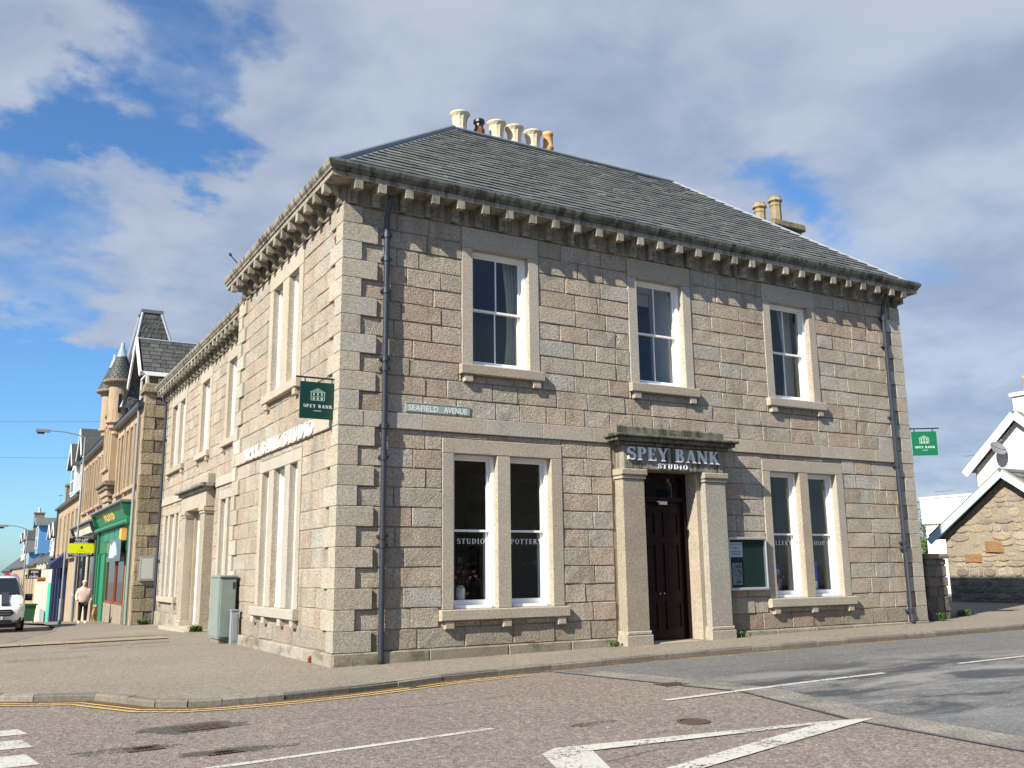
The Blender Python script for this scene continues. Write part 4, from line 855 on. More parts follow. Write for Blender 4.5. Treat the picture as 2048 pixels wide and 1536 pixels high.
# ------------------------------------------------------------------ things fixed to the bank
def hanging_sign(p, dx, dy, z, label, matg, wid=.64, side=1, post=True):
    """board hung from an iron bracket; p = wall point, (dx,dy) = direction of the bracket"""
    t = thing('hanging_sign', label, 'sign', (p[0],p[1],z), 'hanging green signs')
    d = Vector((dx,dy,0)).normalized(); nrm = Vector((-d.y,d.x,0)); nrm = -nrm if nrm.y > 0 else nrm
    P = lambda s,h,o=0: Vector((p[0],p[1],z)) + d*s + Vector((0,0,h)) + nrm*o
    m = MB(); m.tube([P(0,0),P(wid+.13,0)], .016, 8); m.tube([P(0.02,.10),P(.02,-.28)], .014, 8); m.tube([P(.01,0),P(.05,0)], .035, 8); m.tube([P(.13,0),P(.13,-.075)], .012, 6); m.tube([P(wid-.03,0),P(wid-.03,-.075)], .012, 6); m.build('bracket', DARK, t)
    a = .055; flip = (P(1,0)-P(0,0)).dot(R_) < 0
    fr = (lambda u,v,w_: tuple(P(a+wid-u, v-.075-wid, w_))) if flip else (lambda u,v,w_: tuple(P(a+u, v-.075-wid, w_)))
    m = MB(); m.fb(fr,0,wid,0,wid,-.012,.012,bev=.003); b = m.build('board', matg, t)
    e = MB(); L = lambda x0,y0,x1,y1,wd: [e.prism(q,fr,.0121,.0135) for q in stroke([(x0,y0),(x1,y1)],wd)]
    cx, h0 = wid*.49, wid*.50; s = wid
    L(cx-.19*s,h0,cx+.19*s,h0,.012*s)
    for k in (-.185,.185): L(cx+k*s,h0,cx+k*s,h0+.215*s,.018*s)
    L(cx-.21*s,h0+.222*s,cx+.21*s,h0+.222*s,.016*s); L(cx-.19*s,h0+.105*s,cx+.19*s,h0+.105*s,.012*s)
    e.prism([(cx-.20*s,h0+.235*s),(cx+.20*s,h0+.235*s),(cx+.07*s,h0+.305*s),(cx-.07*s,h0+.305*s)],fr,.0121,.0136,mi=1); e.prism([(cx-.03*s,h0+.306*s),(cx+.03*s,h0+.306*s),(cx+.03*s,h0+.325*s),(cx-.03*s,h0+.325*s)],fr,.0121,.0136)
    for k in (-.11,0,.11):
        e.prism([(cx+(k-.022)*s,h0+.13*s),(cx+(k+.022)*s,h0+.13*s),(cx+(k+.022)*s,h0+.205*s),(cx+(k-.022)*s,h0+.205*s)],fr,.0121,.0134)
        e.prism([(cx+(k-.03)*s,h0+.012*s),(cx+(k+.03)*s,h0+.012*s),(cx+(k+.03)*s,h0+.085*s),(cx+(k-.03)*s,h0+.085*s)],fr,.0121,.0134)
    e.build('emblem', [SIGNP, paint('sign_print_slate', (.16,.27,.24), .5, .04) if 'sign_print_slate' not in MATS else MATS['sign_print_slate']], b)
    k = MB(); letters(k,'SPEY BANK',fr,wid*.10,wid*.30,wid*.80,wid*.085,.0121,.0133,track=.16); letters(k,'STUDIO',fr,wid*.38,wid*.20,wid*.22,wid*.03,.0121,.0133,track=.3); k.build('lettering', LETTER, b, kind='stuff')
hanging_sign((0.03,.20),-1,0,4.80,'dark green square sign hanging off the left wall near the building corner',SIGNG)
hanging_sign((14.84,-.02),.82,-.57,4.86,'brighter green sign hanging off the far right corner above the downpipe',SIGNG2,.60)
def sign_letters(name, label, loc, words, fr, u0, v0, length, h, w0, w1, flip=False, mat=LETTER, track=.10):
    t = thing(name, label, 'lettering', loc); k = length/text_width(words, track); u = 0; sg = -1 if flip else 1
    for ch in words:
        if ch != ' ':
            m = MB(); polys, adv = glyph(ch)
            for i,p in enumerate(polys): m.prism([(u0+sg*(u+x)*k, v0+y*h) for x,y in p], fr, w0, w1+(i%9)*.0003)
            m.build('letter', mat, t)
        u += glyph(ch)[1]+track
    return t
sign_letters('wall_lettering','white raised letters SPEY BANK STUDIO along the string course of the left wall',(0,3.7,4.0),'SPEY BANK STUDIO',WEST,6.2,3.995,4.95,.26,.0625,.088,True)
sign_letters('door_lettering','large white raised letters SPEY BANK on the entablature over the dark door',(7.05,-.27,3.64),'SPEY BANK',FRONT,5.86,3.635,2.40,.265,.265,.305)
sign_letters('door_lettering','small white letters STUDIO under the larger name over the dark door',(7.05,-.27,3.48),'STUDIO',FRONT,6.63,3.492,.78,.10,.265,.280,track=.2)
for wd,u0,L in (('STUDIO',2.34,.57),('POTTERY',3.46,.68),('GALLERY',10.02,.74),('SHOP',11.36,.46)):
    sign_letters('window_lettering','pale letters %s on the glass of the %s' % (wd, {'STUDIO':'first light of the left ground-floor window','POTTERY':'second light of the left ground-floor window','GALLERY':'first light of the right ground-floor window','SHOP':'second light of the right ground-floor window'}[wd]),(u0+L/2,.2,2.0),wd,FRONT,u0,1.985,L,.095,-.232,-.228,mat=VINYL,track=.14)
t = thing('street_name_sign','weathered grey-green street name plate SEAFIELD AVENUE above the string course','street sign',(1.83,-.03,4.3))
m = MB(); m.fb(FRONT,1.19,2.47,4.300,4.452,.028,.040,bev=.004); m.fb(FRONT,1.185,2.475,4.452,4.463,.026,.046); pb = m.build('plate', STREETS, t)
m = MB(); sans(m,'SEAFIELD',FRONT,1.24,4.322,.59,.105,.0415,bold=.012); m.build('lettering', LETTER, pb); m = MB(); sans(m,'AVENUE',FRONT,1.94,4.322,.47,.105,.0415,bold=.012); m.build('lettering', LETTER, pb)
m = MB(); 
for i in range(9): x = R.uniform(1.2,2.4); m.fb(FRONT,x,x+R.uniform(.02,.09),4.31,4.31+R.uniform(.01,.03),.0402,.0407)
m.build('paint_chip', LIME, pb)
t = thing('notice_board','glazed aluminium notice board with two posters right of the dark door','notice board',(9.1,-.05,1.05))
m = MB(); m.fb(FRONT,8.56,9.62,1.06,2.12,.03,.06); m.build('back_panel', FELT, t)
m = MB(); m.fb(FRONT,8.54,9.64,2.085,2.14,.03,.135,bev=.012); m.fb(FRONT,8.54,9.64,1.03,1.085,.03,.135,bev=.012); m.fb(FRONT,8.54,8.585,1.086,2.084,.03,.13,bev=.012); m.fb(FRONT,9.595,9.64,1.086,2.084,.03,.13,bev=.012); m.build('frame', ALU, t)
m = MB(); m.add([FRONT(8.586,1.086,.115),FRONT(9.594,1.086,.115),FRONT(9.594,2.084,.115),FRONT(8.586,2.084,.115)],[(0,1,2,3)]); m.build('pane', GLASS, t)
m = MB(); m.fb(FRONT,8.60,8.98,1.72,2.03,.061,.064); a = m.build('poster', PAPER, t)
k = MB(); sans(k,'SPEY BANK STUDIO',FRONT,8.625,1.975,.33,.025,.0645,bold=.01)
for v,u0,u1 in ((1.915,8.68,8.90),(1.885,8.74,8.84),(1.83,8.65,8.93),(1.80,8.65,8.93),(1.77,8.66,8.92)): k.fb(FRONT,u0,u1,v,v+.010,.0641,.0646)
k.build('print', INK, a)
m = MB(); m.fb(FRONT,8.67,8.94,1.14,1.60,.061,.064); a = m.build('poster', paint('poster_grey',(.30,.30,.33),.7,.1), t)
k = MB()
for i in range(46):
    u = R.uniform(8.69,8.89); v = R.uniform(1.17,1.56); l = R.uniform(.015,.05); g = R.uniform(-.02,.03); k.prism([(u,v),(u+l,v+g),(u+l,v+g+.014),(u,v+.018)],FRONT,.0641,.0646+i*.00001)
k.build('print', INK, a)
m = MB(); m.tube([(-.06,.93,.02),(-.10,.95,.11)], .035, 8); m.fb(lambda u,v,w_: (u,v+.85,w_),-.14,-.04,.05,.13,.0,.09,bev=.015); tag(m.build('pipe_stub', RUST), 'small rust-red broken pipe stub on the pavement at the foot of the left wall', 'pipe stub')
# vases, painting and curtains inside the windows
def vase(x,y,z,label,h,r,mats,fl,n,hr=.20,hz=.18,hh=.26):
    t = thing('vase', label, 'vase', (x,y,z)); m = MB(); m.lathe([(.001,0),(r,0),(r*1.02,h*.8),(r*.95,h*.9),(r*.55,h*.95),(r*.6,h),(r*.5,h),(r*.5,h*.7)],(x,y,z),20); m.build('body', CERAM, t, True)
    if fl == 'milk':
        k = MB(); k.tube([(x-r*.9,y-.02,z+h*.85),(x-r*1.1,y-.02,z+h*.98),(x-r*.5,y-.02,z+h)],.008,6); k.build('handle', CERAM, t)
    k = MB()
    for i in range(14): k.tube([(x,y,z+h*.9),(x+R.uniform(-hr,hr)*.8,y+R.uniform(-.08,.08),z+h+hh*R.uniform(.4,.9))],.003,4)
    k.build('stem', BARK, t)
    k = MB()
    for i in range(n):
        cx_,cy_,cz_ = x+R.gauss(0,hr*.55), y+R.gauss(0,.06), z+h+hh*.55+R.gauss(0,hz*.5); k.leafball((cx_,cy_,cz_),.035,.035,.03,14,.018,R.randrange(len(mats)),0.0)
    k.build('flowers', mats, t)
vase(2.47,.36,.88,'tall white bottle vase with dark red dried flowers in the left ground-floor window',.36,.085,[PETALD,PETALR,PETALD,PETAL],'',60,.26,.30,.40)
vase(10.30,.36,.88,'white jug with peach dried flowers in the right ground-floor window',.24,.075,[PETAL,PETAL,POT],'milk',46,.19,.14,.22)
for x0,x1,z0,z1,yy,lb in ((10.62,10.86,.95,1.55,.75,'blue and violet canvas leaning behind the peach flowers'),(11.22,11.66,.98,1.62,.40,'blue seascape painting with a white cloud leaning in the shop light of the right window')):
    t = thing('painting', lb, 'painting', ((x0+x1)/2,yy,z0)); fr = at_y(yy); m = MB(); m.fb(fr,x0,x1,z0,z1,0,.03); m.build('canvas', CANB, t)
    k = MB()
    for i in range(9): cx_ = (x0+x1)/2+R.uniform(-.09,.09); cz_ = z0+.40+R.uniform(-.03,.09); k.prism([(cx_+.055*math.cos(a*.785)*R.uniform(.7,1.1),cz_+.04*math.sin(a*.785)) for a in range(8)],fr,.0301,.0312+i*.0001)
    k.fb(fr,x0+.02,x1-.02,z0+.03,z0+.2,.0301,.0306); k.build('paint_patch', [CANW], t)
    k = MB(); 
    for a in ((x0-.02,x1+.02,z1,z1+.02),(x0-.02,x1+.02,z0-.02,z0)): k.fb(fr,*a,-.005,.04)
    k.build('frame', DARK, t)
def curtain(x0,x1,z0,z1,y,label,gather=.6):
    m = MB(); n_ = 24; V = []
    for j in range(7):
        s_ = j/6; g = 1-gather*math.sin(math.pi*clampf(s_*.95,0,1))*.55
        for i in range(n_+1): u = i/n_; V.append((x1-(x1-x0)*(1-u)*g, y+.03*math.sin(u*26), z1-(z1-z0)*s_))
    m.add(V,[(j*(n_+1)+i,j*(n_+1)+i+1,(j+1)*(n_+1)+i+1,(j+1)*(n_+1)+i) for j in range(6) for i in range(n_)]); o = m.build('curtain', CURT, None, True); tag(o, label, 'curtain')
curtain(3.46,3.82,5.2,7.7,.50,'cream curtain at the right side of the left upper window')
curtain(6.60,6.95,5.2,7.7,.95,'cream curtain seen through the middle upper window')
curtain(11.15,11.6,5.2,7.7,.60,'dim curtain at the right side of the right upper window')
# furniture glimpsed inside the pottery room
t = thing('display_shelf','dark shelving with pots inside the left ground-floor window','shelf',(4.0,4.9,.14)); m = MB()
for z in (.6,1.1,1.6,2.1): m.box((3.0,4.9,z),(5.2,5.3,z+.03))
for x in (3.0,4.1,5.17): m.box((x,4.905,.14),(x+.03,5.29,2.3))
m.build('frame', FLOORW, t); 
for i in range(14): x = R.uniform(3.1,5.0); z = R.choice((.63,1.13,1.63)); m = MB(); m.lathe([(.04,0),(.07,.06),(.06,.16),(.04,.2)],(x,5.1,z),10); m.build('pot', CERAM if i%2 else POTT, t, True)

# ------------------------------------------------------------------ street furniture by the bank
t = thing('telecom_cabinet','tall weathered grey-green roadside cabinet against the side wall','cabinet',(-.1,6.9,0)); z0 = G(0,6.9)
m = MB(); m.box((-.42,6.42,z0-.05),(.0-.09,7.2,z0+.10)); m.build('base', KERB, t)
fr = at_y(6.36)
m = MB(); m.box((-.45,6.38,z0+.10),(-.085,7.26,z0+1.42)); m.build('body', CABG, t)
m = MB(); m.fb(fr,-.47,-.075,z0+1.421,z0+1.47,-.92,.04,bev=.012); m.build('lid', CABG, t)
m = MB(); m.fb(fr,-.43,-.105,z0+.14,z0+1.38,-.019,.012,bev=.006); dd = m.build('door', CABG, t); m = MB(); m.fb(fr,-.17,-.13,z0+1.18,z0+1.32,.0121,.02); m.build('lock_plate', DARK, dd)
m = MB(); m.fb(at_x(-.451),6.43,7.21,z0+.14,z0+1.38,0,.012,bev=.006); m.build('side_door', CABG, t)
t = thing('service_post','small grey-blue service post in front of the taller cabinet','post',(-.1,6.15,0))
m = MB(); m.box((-.24,6.05,z0-.02),(-.085,6.22,z0+.70)); m.build('body', CABG2, t); m = MB(); m.fb(at_y(6.05),-.215,-.11,z0+.06,z0+.64,0,.008,bev=.004); m.build('door', CABG2, t); m = MB(); m.fb(at_y(6.05),-.255,-.075,z0+.701,z0+.73,-.185,.015,bev=.008); m.build('cap', CABG2, t)
def weeds(name, label, x, y, n, h, grp='weeds at the foot of walls'):
    m = MB()
    for i in range(n):
        a = R.uniform(0,6.28); px_, py_ = x+R.gauss(0,.10), y+R.gauss(0,.04); l = h*R.uniform(.5,1.1); z = G(px_,py_); d = Vector((math.cos(a),math.sin(a),0)); s_ = d.cross(Vector((0,0,1)))*.012
        p = Vector((px_,py_,z)); q = p+d*l*.45+Vector((0,0,l*.75)); r_ = p+d*l*.9+Vector((0,0,l*.6)); m.add([p-s_,p+s_,q+s_*1.4,q-s_*1.4,r_],[(0,1,2,3),(3,2,4)])
    tag(m.build(name, LEAF), label, 'weed', grp)
weeds('weed_tuft','green weed tuft beside the right foot of the main doorway',8.68,-.20,26,.14)
weeds('weed_tuft','green weeds at the foot of the side door pilaster',.35,12.6,70,.22)
weeds('weed_tuft','mossy weeds at the foot of the old stone pier beside the green shop',.35,21.95,80,.25)
weeds('weed_tuft','small weeds at the foot of the right-hand gate pillar',15.6,.12,30,.22)
weeds('weed_tuft','thin weeds at the left foot of the main doorway',5.5,-.14,24,.10)

# ------------------------------------------------------------------ the street on the left
def gable_roof_y(mb, x0,x1,xr,y0,y1,ze,zr,mi=0,t=(.5,.5,0)):
    mb.add([(x0,y0,ze),(x1,y0,ze),(xr,y0,zr),(x0,y1,ze),(x1,y1,ze),(xr,y1,zr)],[(0,3,5,2),(1,2,5,4),(0,2,1),(3,4,5),(0,1,4,3)],t,mi)
def simple_window(fr, a,b,c,d, par, name='window', margin=None, mm=None, frame=WHITE, proud=.04, bars=True, deep=.12):
    m = MB(); m.fb(fr,a,a+.06,c,d,-deep,-deep+.06); m.fb(fr,b-.06,b,c,d,-deep,-deep+.06); m.fb(fr,a+.061,b-.061,c,c+.06,-deep,-deep+.06); m.fb(fr,a+.061,b-.061,d-.06,d,-deep,-deep+.06)
    if bars: m.fb(fr,a+.061,b-.061,(c+d)/2-.03,(c+d)/2+.03,-deep,-deep+.055)
    wn = m.build(name, frame, par)
    m = MB(); m.add([fr(a+.05,c+.05,-deep+.02),fr(b-.05,c+.05,-deep+.02),fr(b-.05,d-.05,-deep+.02),fr(a+.05,d-.05,-deep+.02)],[(0,1,2,3)]); m.build('pane', DGLASS, wn)
    if margin:
        m = MB(); m.fb(fr,a-margin,a-.002,c-.02,d,-.2,proud,tint(.5,.7)); m.fb(fr,b+.002,b+margin,c-.02,d,-.2,proud,tint(.5,.7)); m.fb(fr,a-margin,b+margin,d+.001,d+margin*1.2,-.2,proud+.005,tint(.5,.7)); m.fb(fr,a-margin-.05,b+margin+.05,c-.16,c-.021,-.2,proud+.06,tint(.5,.7)); m.build('surround', mm, wn)
    return wn
X0 = at_x(0.0)
tb = thing('turreted_building','tall warm sandstone building with twin conical turrets, pavilion roof and green shopfront','building',(0,33,-.5))
Y0, Y1, EV = 22.25, 44.0, 7.95
ups = []
for g,yy in enumerate((23.6,24.75,25.9,27.3,28.3)): ups.append((yy-.32,yy+.32,4.95,7.35))
for yy in (34.2,35.4,37.0,38.2,39.4,41.2,42.4): ups.append((yy-.34,yy+.34,4.95,7.3))
m = MB(); wall_cells(m,X0,Y0,Y1,-1.2,EV,ups,-.35,0); tw = m.build('front_wall', SANDSTONE, tb)
for a,b,c,d in ups: simple_window(X0,a,b,c,d,tw,margin=.17,mm=SANDSTONE,proud=.09,deep=.22)
m = MB(); m.box((.36,Y0,-1.2),(9,Y0+.3,EV)); m.box((.36,Y1-.3,-1.2),(9,Y1,EV)); m.box((8.7,Y0+.31,-1.2),(9,Y1-.31,EV)); m.add([(.36,Y0,EV),(9,Y0,EV),(5,Y0,12.2),(.36,Y0+.3,EV),(9,Y0+.3,EV),(5,Y0+.3,12.2)],[(0,1,2),(3,4,5),(0,2,5,3),(1,2,5,4)]); sidew = m.build('side_wall', OLDSTONE, tb)
# pier with alternating dressed and rock-faced blocks, facing the viewer
fr = at_y(Y0); z = -.3; i = 0
while z < 8.3:
    h = R.uniform(.42,.50); lo = i%2 == 0
    m = MB(); m.rock(fr,-.02,.40 if lo else .78,z+.008,z+h-.008,-.3,.05 if not lo else .035,(R.choice((.1,.45,1.0)),R.uniform(.4,.65),0)); m.build('pier_stone', OLDSTONE, sidew)
    if lo: m = MB(); m.rock(fr,.41,.80,z+.03,z+h-.03,-.3,.02,(.75,R.uniform(.25,.45),0),.02,.02); m.build('pier_stone', OLDSTONE, sidew)
    z += h; i += 1
m = MB(); m.fb(fr,-.12,.95,8.35,8.55,-.7,.16,(.4,.5,0),0,.03); m.fb(fr,-.05,.88,8.551,8.72,-.6,.08,(.4,.5,0),0,.03); m.build('pier_cap', OLDSTONE, sidew)
m = MB(); m.fb(fr,-.02,.80,8.2,8.349,-.6,.03,(.4,.5,0)); m.build('pier_stone', OLDSTONE, sidew)
m = MB(); gable_roof_y(m,-.25,9.3,5,Y0+.3,Y1,EV+.02,12.3); trf = m.build('roof', SLATED, tb)
for j in range(22):                                               # slate courses on the street slope
    s0, s1 = j/22, (j+1.5)/22; m = MB(); y = Y0+.3
    while y < Y1:
        l = R.uniform(.5,.9); b = min(y+l,Y1); X = lambda s: -.25+5.25*s; Z = lambda s: EV+.02+4.28*s
        m.add([(X(s0)-.03,y+.01,Z(s0)+.05),(X(s0)-.03,b-.01,Z(s0)+.05),(X(min(s1,1)),b-.01,Z(min(s1,1))+.02),(X(min(s1,1)),y+.01,Z(min(s1,1))+.02)],[(0,1,2,3)],(R.random(),.5,0)); y += l
    m.build('slate_course', SLATED, trf)
for a,b in ((Y0,29.2),(32.9,Y1)): m = MB(); m.fb(X0,a,b,EV-.12,EV+.04,-.3,.26); m.build('gutter', PIPE, tb)
m = MB(); m.tube([(-.10,Y0+.75,EV-.1),(-.10,Y0+.75,-.3)], .055, 8); m.build('downpipe', GALV, tb)
m = MB(); m.tube([(-.10,43.7,EV-.1),(-.10,43.7,-.7)], .055, 8); m.build('downpipe', CREAM, tb)
# centre bay, corbelled out, with turrets
BYa, BYb = 29.5, 32.6
m = MB(); m.fb(X0,BYa+.2,BYb-.2,5.6,8.75,-.3,.26,(.4,.55,0)); bay = m.build('bay', SANDSTONE, tb)
m = MB(); m.fb(X0,BYa-.15,BYb+.15,5.42,5.60,-.1,.48,(.2,.35,0),0,.04); m.fb(X0,BYa-.05,BYb+.05,5.24,5.42,-.1,.38,(.2,.4,0),0,.04); m.build('bay_cornice', OLDSTONE, tb)
for i in range(3):
    m = MB(); m.fb(X0,BYa+.3+i*.3,BYb-.3-i*.3,4.98-.24*i,5.23-.24*i,-.1,.30-.08*i,(.5,.5,0),0,.03); m.build('corbel', SANDSTONE, bay)
m = MB(); m.fb(X0,BYa+.2,BYb-.2,8.751,8.92,-.2,.36,(.5,.45,0),0,.04); m.build('parapet', OLDSTONE, bay)
m = MB(); m.box((.01,BYa-.02,7.9),(3.0,BYb+.02,8.60)); m.build('tower_side', OLDSTONE, tb)
m = MB(); m.box((.30,BYa-.30,8.62),(3.15,BYb+.3,8.86)); m.build('tower_string', OLDSTONE, tb)
for yy in (30.5,31.6): simple_window(lambda u,v,w_: (-.27-w_,u,v),yy-.3,yy+.3,6.3,8.3,bay,margin=.15,mm=SANDSTONE)
def turret(y, zc):
    c = (-.06,y,0); m = MB(); m.lathe([(.05,7.55),(.18,7.7),(.22,7.72),(.22,7.85),(.33,7.95),(.37,7.97),(.37,8.1),(.46,8.18),(.50,8.2),(.50,8.3),(.44,8.32),(.44,9.85)],c,20); a = m.build('turret', SANDSTONE, tb, False)
    m = MB(); m.lathe([(.44,9.851),(.50,9.88),(.52,9.96),(.68,10.02),(.72,10.06),(.72,10.14),(.62,10.18)],c,24); m.build('turret_cornice', OLDSTONE, a)
    m = MB(); N_ = 9
    for j in range(N_):
        z0_, z1_ = 10.16+j*1.15/N_, 10.16+(j+1.25)*1.15/N_; q = lambda z_: .66-.46*(z_-10.16)/1.15
        for k in range(18):
            a0, a1 = 2*math.pi*(k+.5*(j%2))/18+.02, 2*math.pi*(k+1+.5*(j%2))/18-.02
            m.add([(c[0]+(q(z0_)+.02)*math.cos(a0),c[1]+(q(z0_)+.02)*math.sin(a0),z0_),(c[0]+(q(z0_)+.02)*math.cos(a1),c[1]+(q(z0_)+.02)*math.sin(a1),z0_),(c[0]+q(z1_)*math.cos(a1),c[1]+q(z1_)*math.sin(a1),z1_),(c[0]+q(z1_)*math.cos(a0),c[1]+q(z1_)*math.sin(a0),z1_)],[(0,1,2,3)],(R.random()*.7,.5,0))
    m.lathe([(.64,10.17),(.19,11.32)],c,18,tint=(.2,.5,0)); cn = m.build('turret_roof', SLATED, a)
    m = MB(); m.lathe([(.24,11.27),(.23,11.34),(.20,11.35),(.13,11.65),(.10,11.68),(.08,11.95),(.001,11.97)],c,14); m.build('finial', LEAD, cn, True)
    m = MB(); m.fb(lambda u,v,w_: (u-.15,y-.42-w_,v),.02,.14,8.65,9.5,0,.035); m.build('arrow_slit', DARK, a)
turret(29.75,0); turret(32.4,0)
# pavilion roof
m = MB(); bx0,bx1,by0,by1,tz = .0,3.1,BYa-.2,BYb+.2,13.75; tx0,tx1,ty0,ty1 = .82,1.66,30.6,31.5
m.add([(bx0,by0,8.87),(bx1,by0,8.87),(bx1,by1,8.87),(bx0,by1,8.87),(tx0,ty0,tz),(tx1,ty0,tz),(tx1,ty1,tz),(tx0,ty1,tz)],[(0,1,5,4),(1,2,6,5),(2,3,7,6),(3,0,4,7),(4,5,6,7)],(.1,.5,0)); pr = m.build('pavilion_roof', SLATED, tb)
NR = 20
for j in range(NR):                                                # fish-scale slates of the face towards the viewer
    s0, s1 = j/NR, (j+1.2)/NR; lp = lambda a,b,s: a+(b-a)*s
    n_ = 9-int(4*s0); m = MB()
    for k in range(n_):
        xa, xb = lp(bx0,tx0,s0)+(lp(bx1,tx1,s0)-lp(bx0,tx0,s0))*(k+.5*(j%2))/n_, lp(bx0,tx0,s0)+(lp(bx1,tx1,s0)-lp(bx0,tx0,s0))*(k+1+.5*(j%2))/n_
        xb = min(xb, lp(bx1,tx1,s0)); 
        if xb-xa < .05: continue
        P = []
        for q in range(7):
            an = math.pi*q/6; xx = (xa+xb)/2-(xb-xa)/2*.96*math.cos(an); ss = s0-math.sin(an)*.45/NR; P.append((xx, lp(by0,ty0,max(ss,0))-.035-.01*R.random(), lp(8.87,tz,max(ss,0))))
        P += [(xb-.01,lp(by0,ty0,min(s1,1))-.01,lp(8.87,tz,min(s1,1))),(xa+.01,lp(by0,ty0,min(s1,1))-.01,lp(8.87,tz,min(s1,1)))]
        m.add(P,[tuple(range(len(P)))],(R.random()*.55,.5,0))
    m.build('slate_course', SLATED, pr)
for a,b in (((bx0,by0,8.87),(tx0,ty0,tz)),((bx1,by0,8.87),(tx1,ty0,tz)),((bx0,by1,8.87),(tx0,ty1,tz))): m = MB(); m.tube([a,b],.075,8); m.build('hip_lead', LEAD, pr)
m = MB(); m.box((tx0-.08,ty0-.08,tz-.02),(tx1+.08,ty1+.08,tz+.14)); m.build('roof_cap', LEADD, pr)
# gabled dormer nearest the bank
dy0, dy1, dx = 23.55, 26.1, .30; dc = (dy0+dy1)/2
m = MB(); m.box((dx,dy0,8.1),(4.2,dy1,9.55)); dmr = m.build('dormer', OLDSTONE, tb)
m = MB(); m.add([(dx-.45,dy0-.35,9.35),(5.5,dy0-.35,9.35),(dx-.45,dc,11.0),(5.5,dc,11.0),(dx-.45,dy1+.35,9.35),(5.5,dy1+.35,9.35)],[(0,1,3,2),(2,3,5,4)],(.4,.5,0)); m.build('dormer_roof', SLATED, dmr)
for j in range(8):
    m = MB(); x = dx-.3
    while x < 4.6:
        l = R.uniform(.3,.5); s0, s1 = j/8, (j+1.3)/8; m.add([(x,dy0-.37+1.625*s0,9.37+1.65*s0+.05),(x+l-.02,dy0-.37+1.625*s0,9.37+1.65*s0+.05),(x+l-.02,dy0-.37+1.625*min(s1,1),9.37+1.65*min(s1,1)+.02),(x,dy0-.37+1.625*min(s1,1),9.37+1.65*min(s1,1)+.02)],[(0,1,2,3)],(R.random(),.5,0)); x += l
    m.build('slate_course', SLATED, dmr)
frd = lambda u,v,w_: (dx-.40-w_,u,v)
for a,b in ((dy0-.40,dc),(dy1+.40,dc)):
    m = MB(); q = stroke([(a,9.25),(b,11.02)],.26)[0]; m.prism(q,frd,0,.06 if a < b else .063); m.build('bargeboard', WHITE, dmr)
m = MB(); m.tube([(dx-.4,dc,11.06),(4.9,dc,11.06)],.05,6); m.build('ridge_lead', LEAD, dmr)
m = MB(); m.box((dx-.45,dy0-.40,9.22),(2.6,dy0-.32,9.38)); m.build('fascia', WHITE, dmr)
simple_window(at_y(dy0-.13),.62,1.15,8.35,9.2,dmr,frame=WHITE); simple_window(lambda u,v,w_: (dx-.13-w_,u,v),dc-.7,dc+.7,8.4,9.5,dmr)
# green shopfront
def shopfront(ya,yb,name,mf,mp,zt,zb_,panes,frame_m,extra=None):
    f = MB(); f.fb(X0,ya,yb,zt-.62,zt,0,.10); sf = f.build(name, mf, tb)
    m = MB(); m.prism([(ya+.25,zt-.55),(yb-.25,zt-.55),(yb-.25,zt-.02),(ya+.25,zt-.02)],lambda u,v,w_: (-.10-w_-(v-zt+.55)*.45,u,v),.0,.03); m.build('fascia_board', mf, sf)
    m = MB(); m.fb(X0,ya-.02,yb+.02,zt+.001,zt+.09,0,.55,bev=.02); m.build('fascia_cap', LEADD, sf)
    m = MB(); m.fb(X0,ya-.02,yb+.02,zt-.80,zt-.621,0,.30,bev=.05); m.build('lower_cornice', mf, sf)
    for y in (ya,yb-.24):
        m = MB(); m.fb(X0,y,y+.24,zb_,zt-.801,0,.14,bev=.02); m.build('pilaster', mp, sf)
        m = MB(); m.prism([(-.0,zt-.62),(-.34,zt-.45),(-.50,zt-.02),(0,zt-.02)],lambda u,v,w_: (u,y+w_,v),.02,.22); m.build('console', mp, sf)
    for (a,b,c,d) in panes:
        m = MB(); m.fb(X0,a,a+.08,c,d,-.05,.05); m.fb(X0,b-.08,b,c,d,-.05,.05); m.fb(X0,a+.081,b-.081,c,c+.10,-.05,.05); m.fb(X0,a+.081,b-.081,d-.07,d,-.05,.05); w_ = m.build('shop_window', frame_m, sf)
        m = MB(); m.add([X0(a+.07,c+.09,.012),X0(b-.07,c+.09,.012),X0(b-.07,d-.06,.012),X0(a+.07,d-.06,.012)],[(0,1,2,3)]); m.build('pane', DGLASS, w_)
    return sf
zt = 4.25
sf = shopfront(23.2,33.4,'shopfront',SHOPG,SHOPG2,zt,-.5,[(24.6,26.9,.35,2.45),(27.2,29.9,.35,2.45)],BRONZE)
m = MB(); m.fb(X0,24.5,30.2,-.5,.34,0,.06); m.build('stall_riser', LIME, sf)
m = MB(); m.fb(X0,24.3,33.1,2.46,3.44,-.05,.05); m.build('transom_panel', SHOPG2, sf)
for a in (24.5,26.3,28.1,29.9): m = MB(); m.fb(X0,a+.05,a+1.65,2.98,3.38,.051,.07,bev=.01); m.build('panel', SHOPG, sf)
m = MB(); m.fb(X0,24.4,28.6,2.05,2.95,.20,.24); pn = m.build('window_poster', DGLASS, sf)
POSTB = paint('poster_ice', (.36,.44,.48), .5, .3, .3, 0, 0, 3.0); m = MB(); m.prism([(26.5+1.0*math.cos(a*.3),2.2+.66*math.sin(a*.3)) for a in range(11)],X0,.2401,.2415); m.build('poster_print', POSTB, pn)
m = MB(); m.prism([(26.2,2.2),(27.9,2.2),(27.6,2.8),(26.7,2.6)],X0,.2416,.243); m.build('poster_print', POSTB, pn)
m = MB(); m.fb(X0,30.3,30.6,-.5,2.45,0,.12); m.fb(X0,32.4,32.7,-.5,2.45,0,.12); m.fb(X0,30.61,32.39,-.5,2.4,-.05,.04); m.build('shop_door', SHOPG, sf)
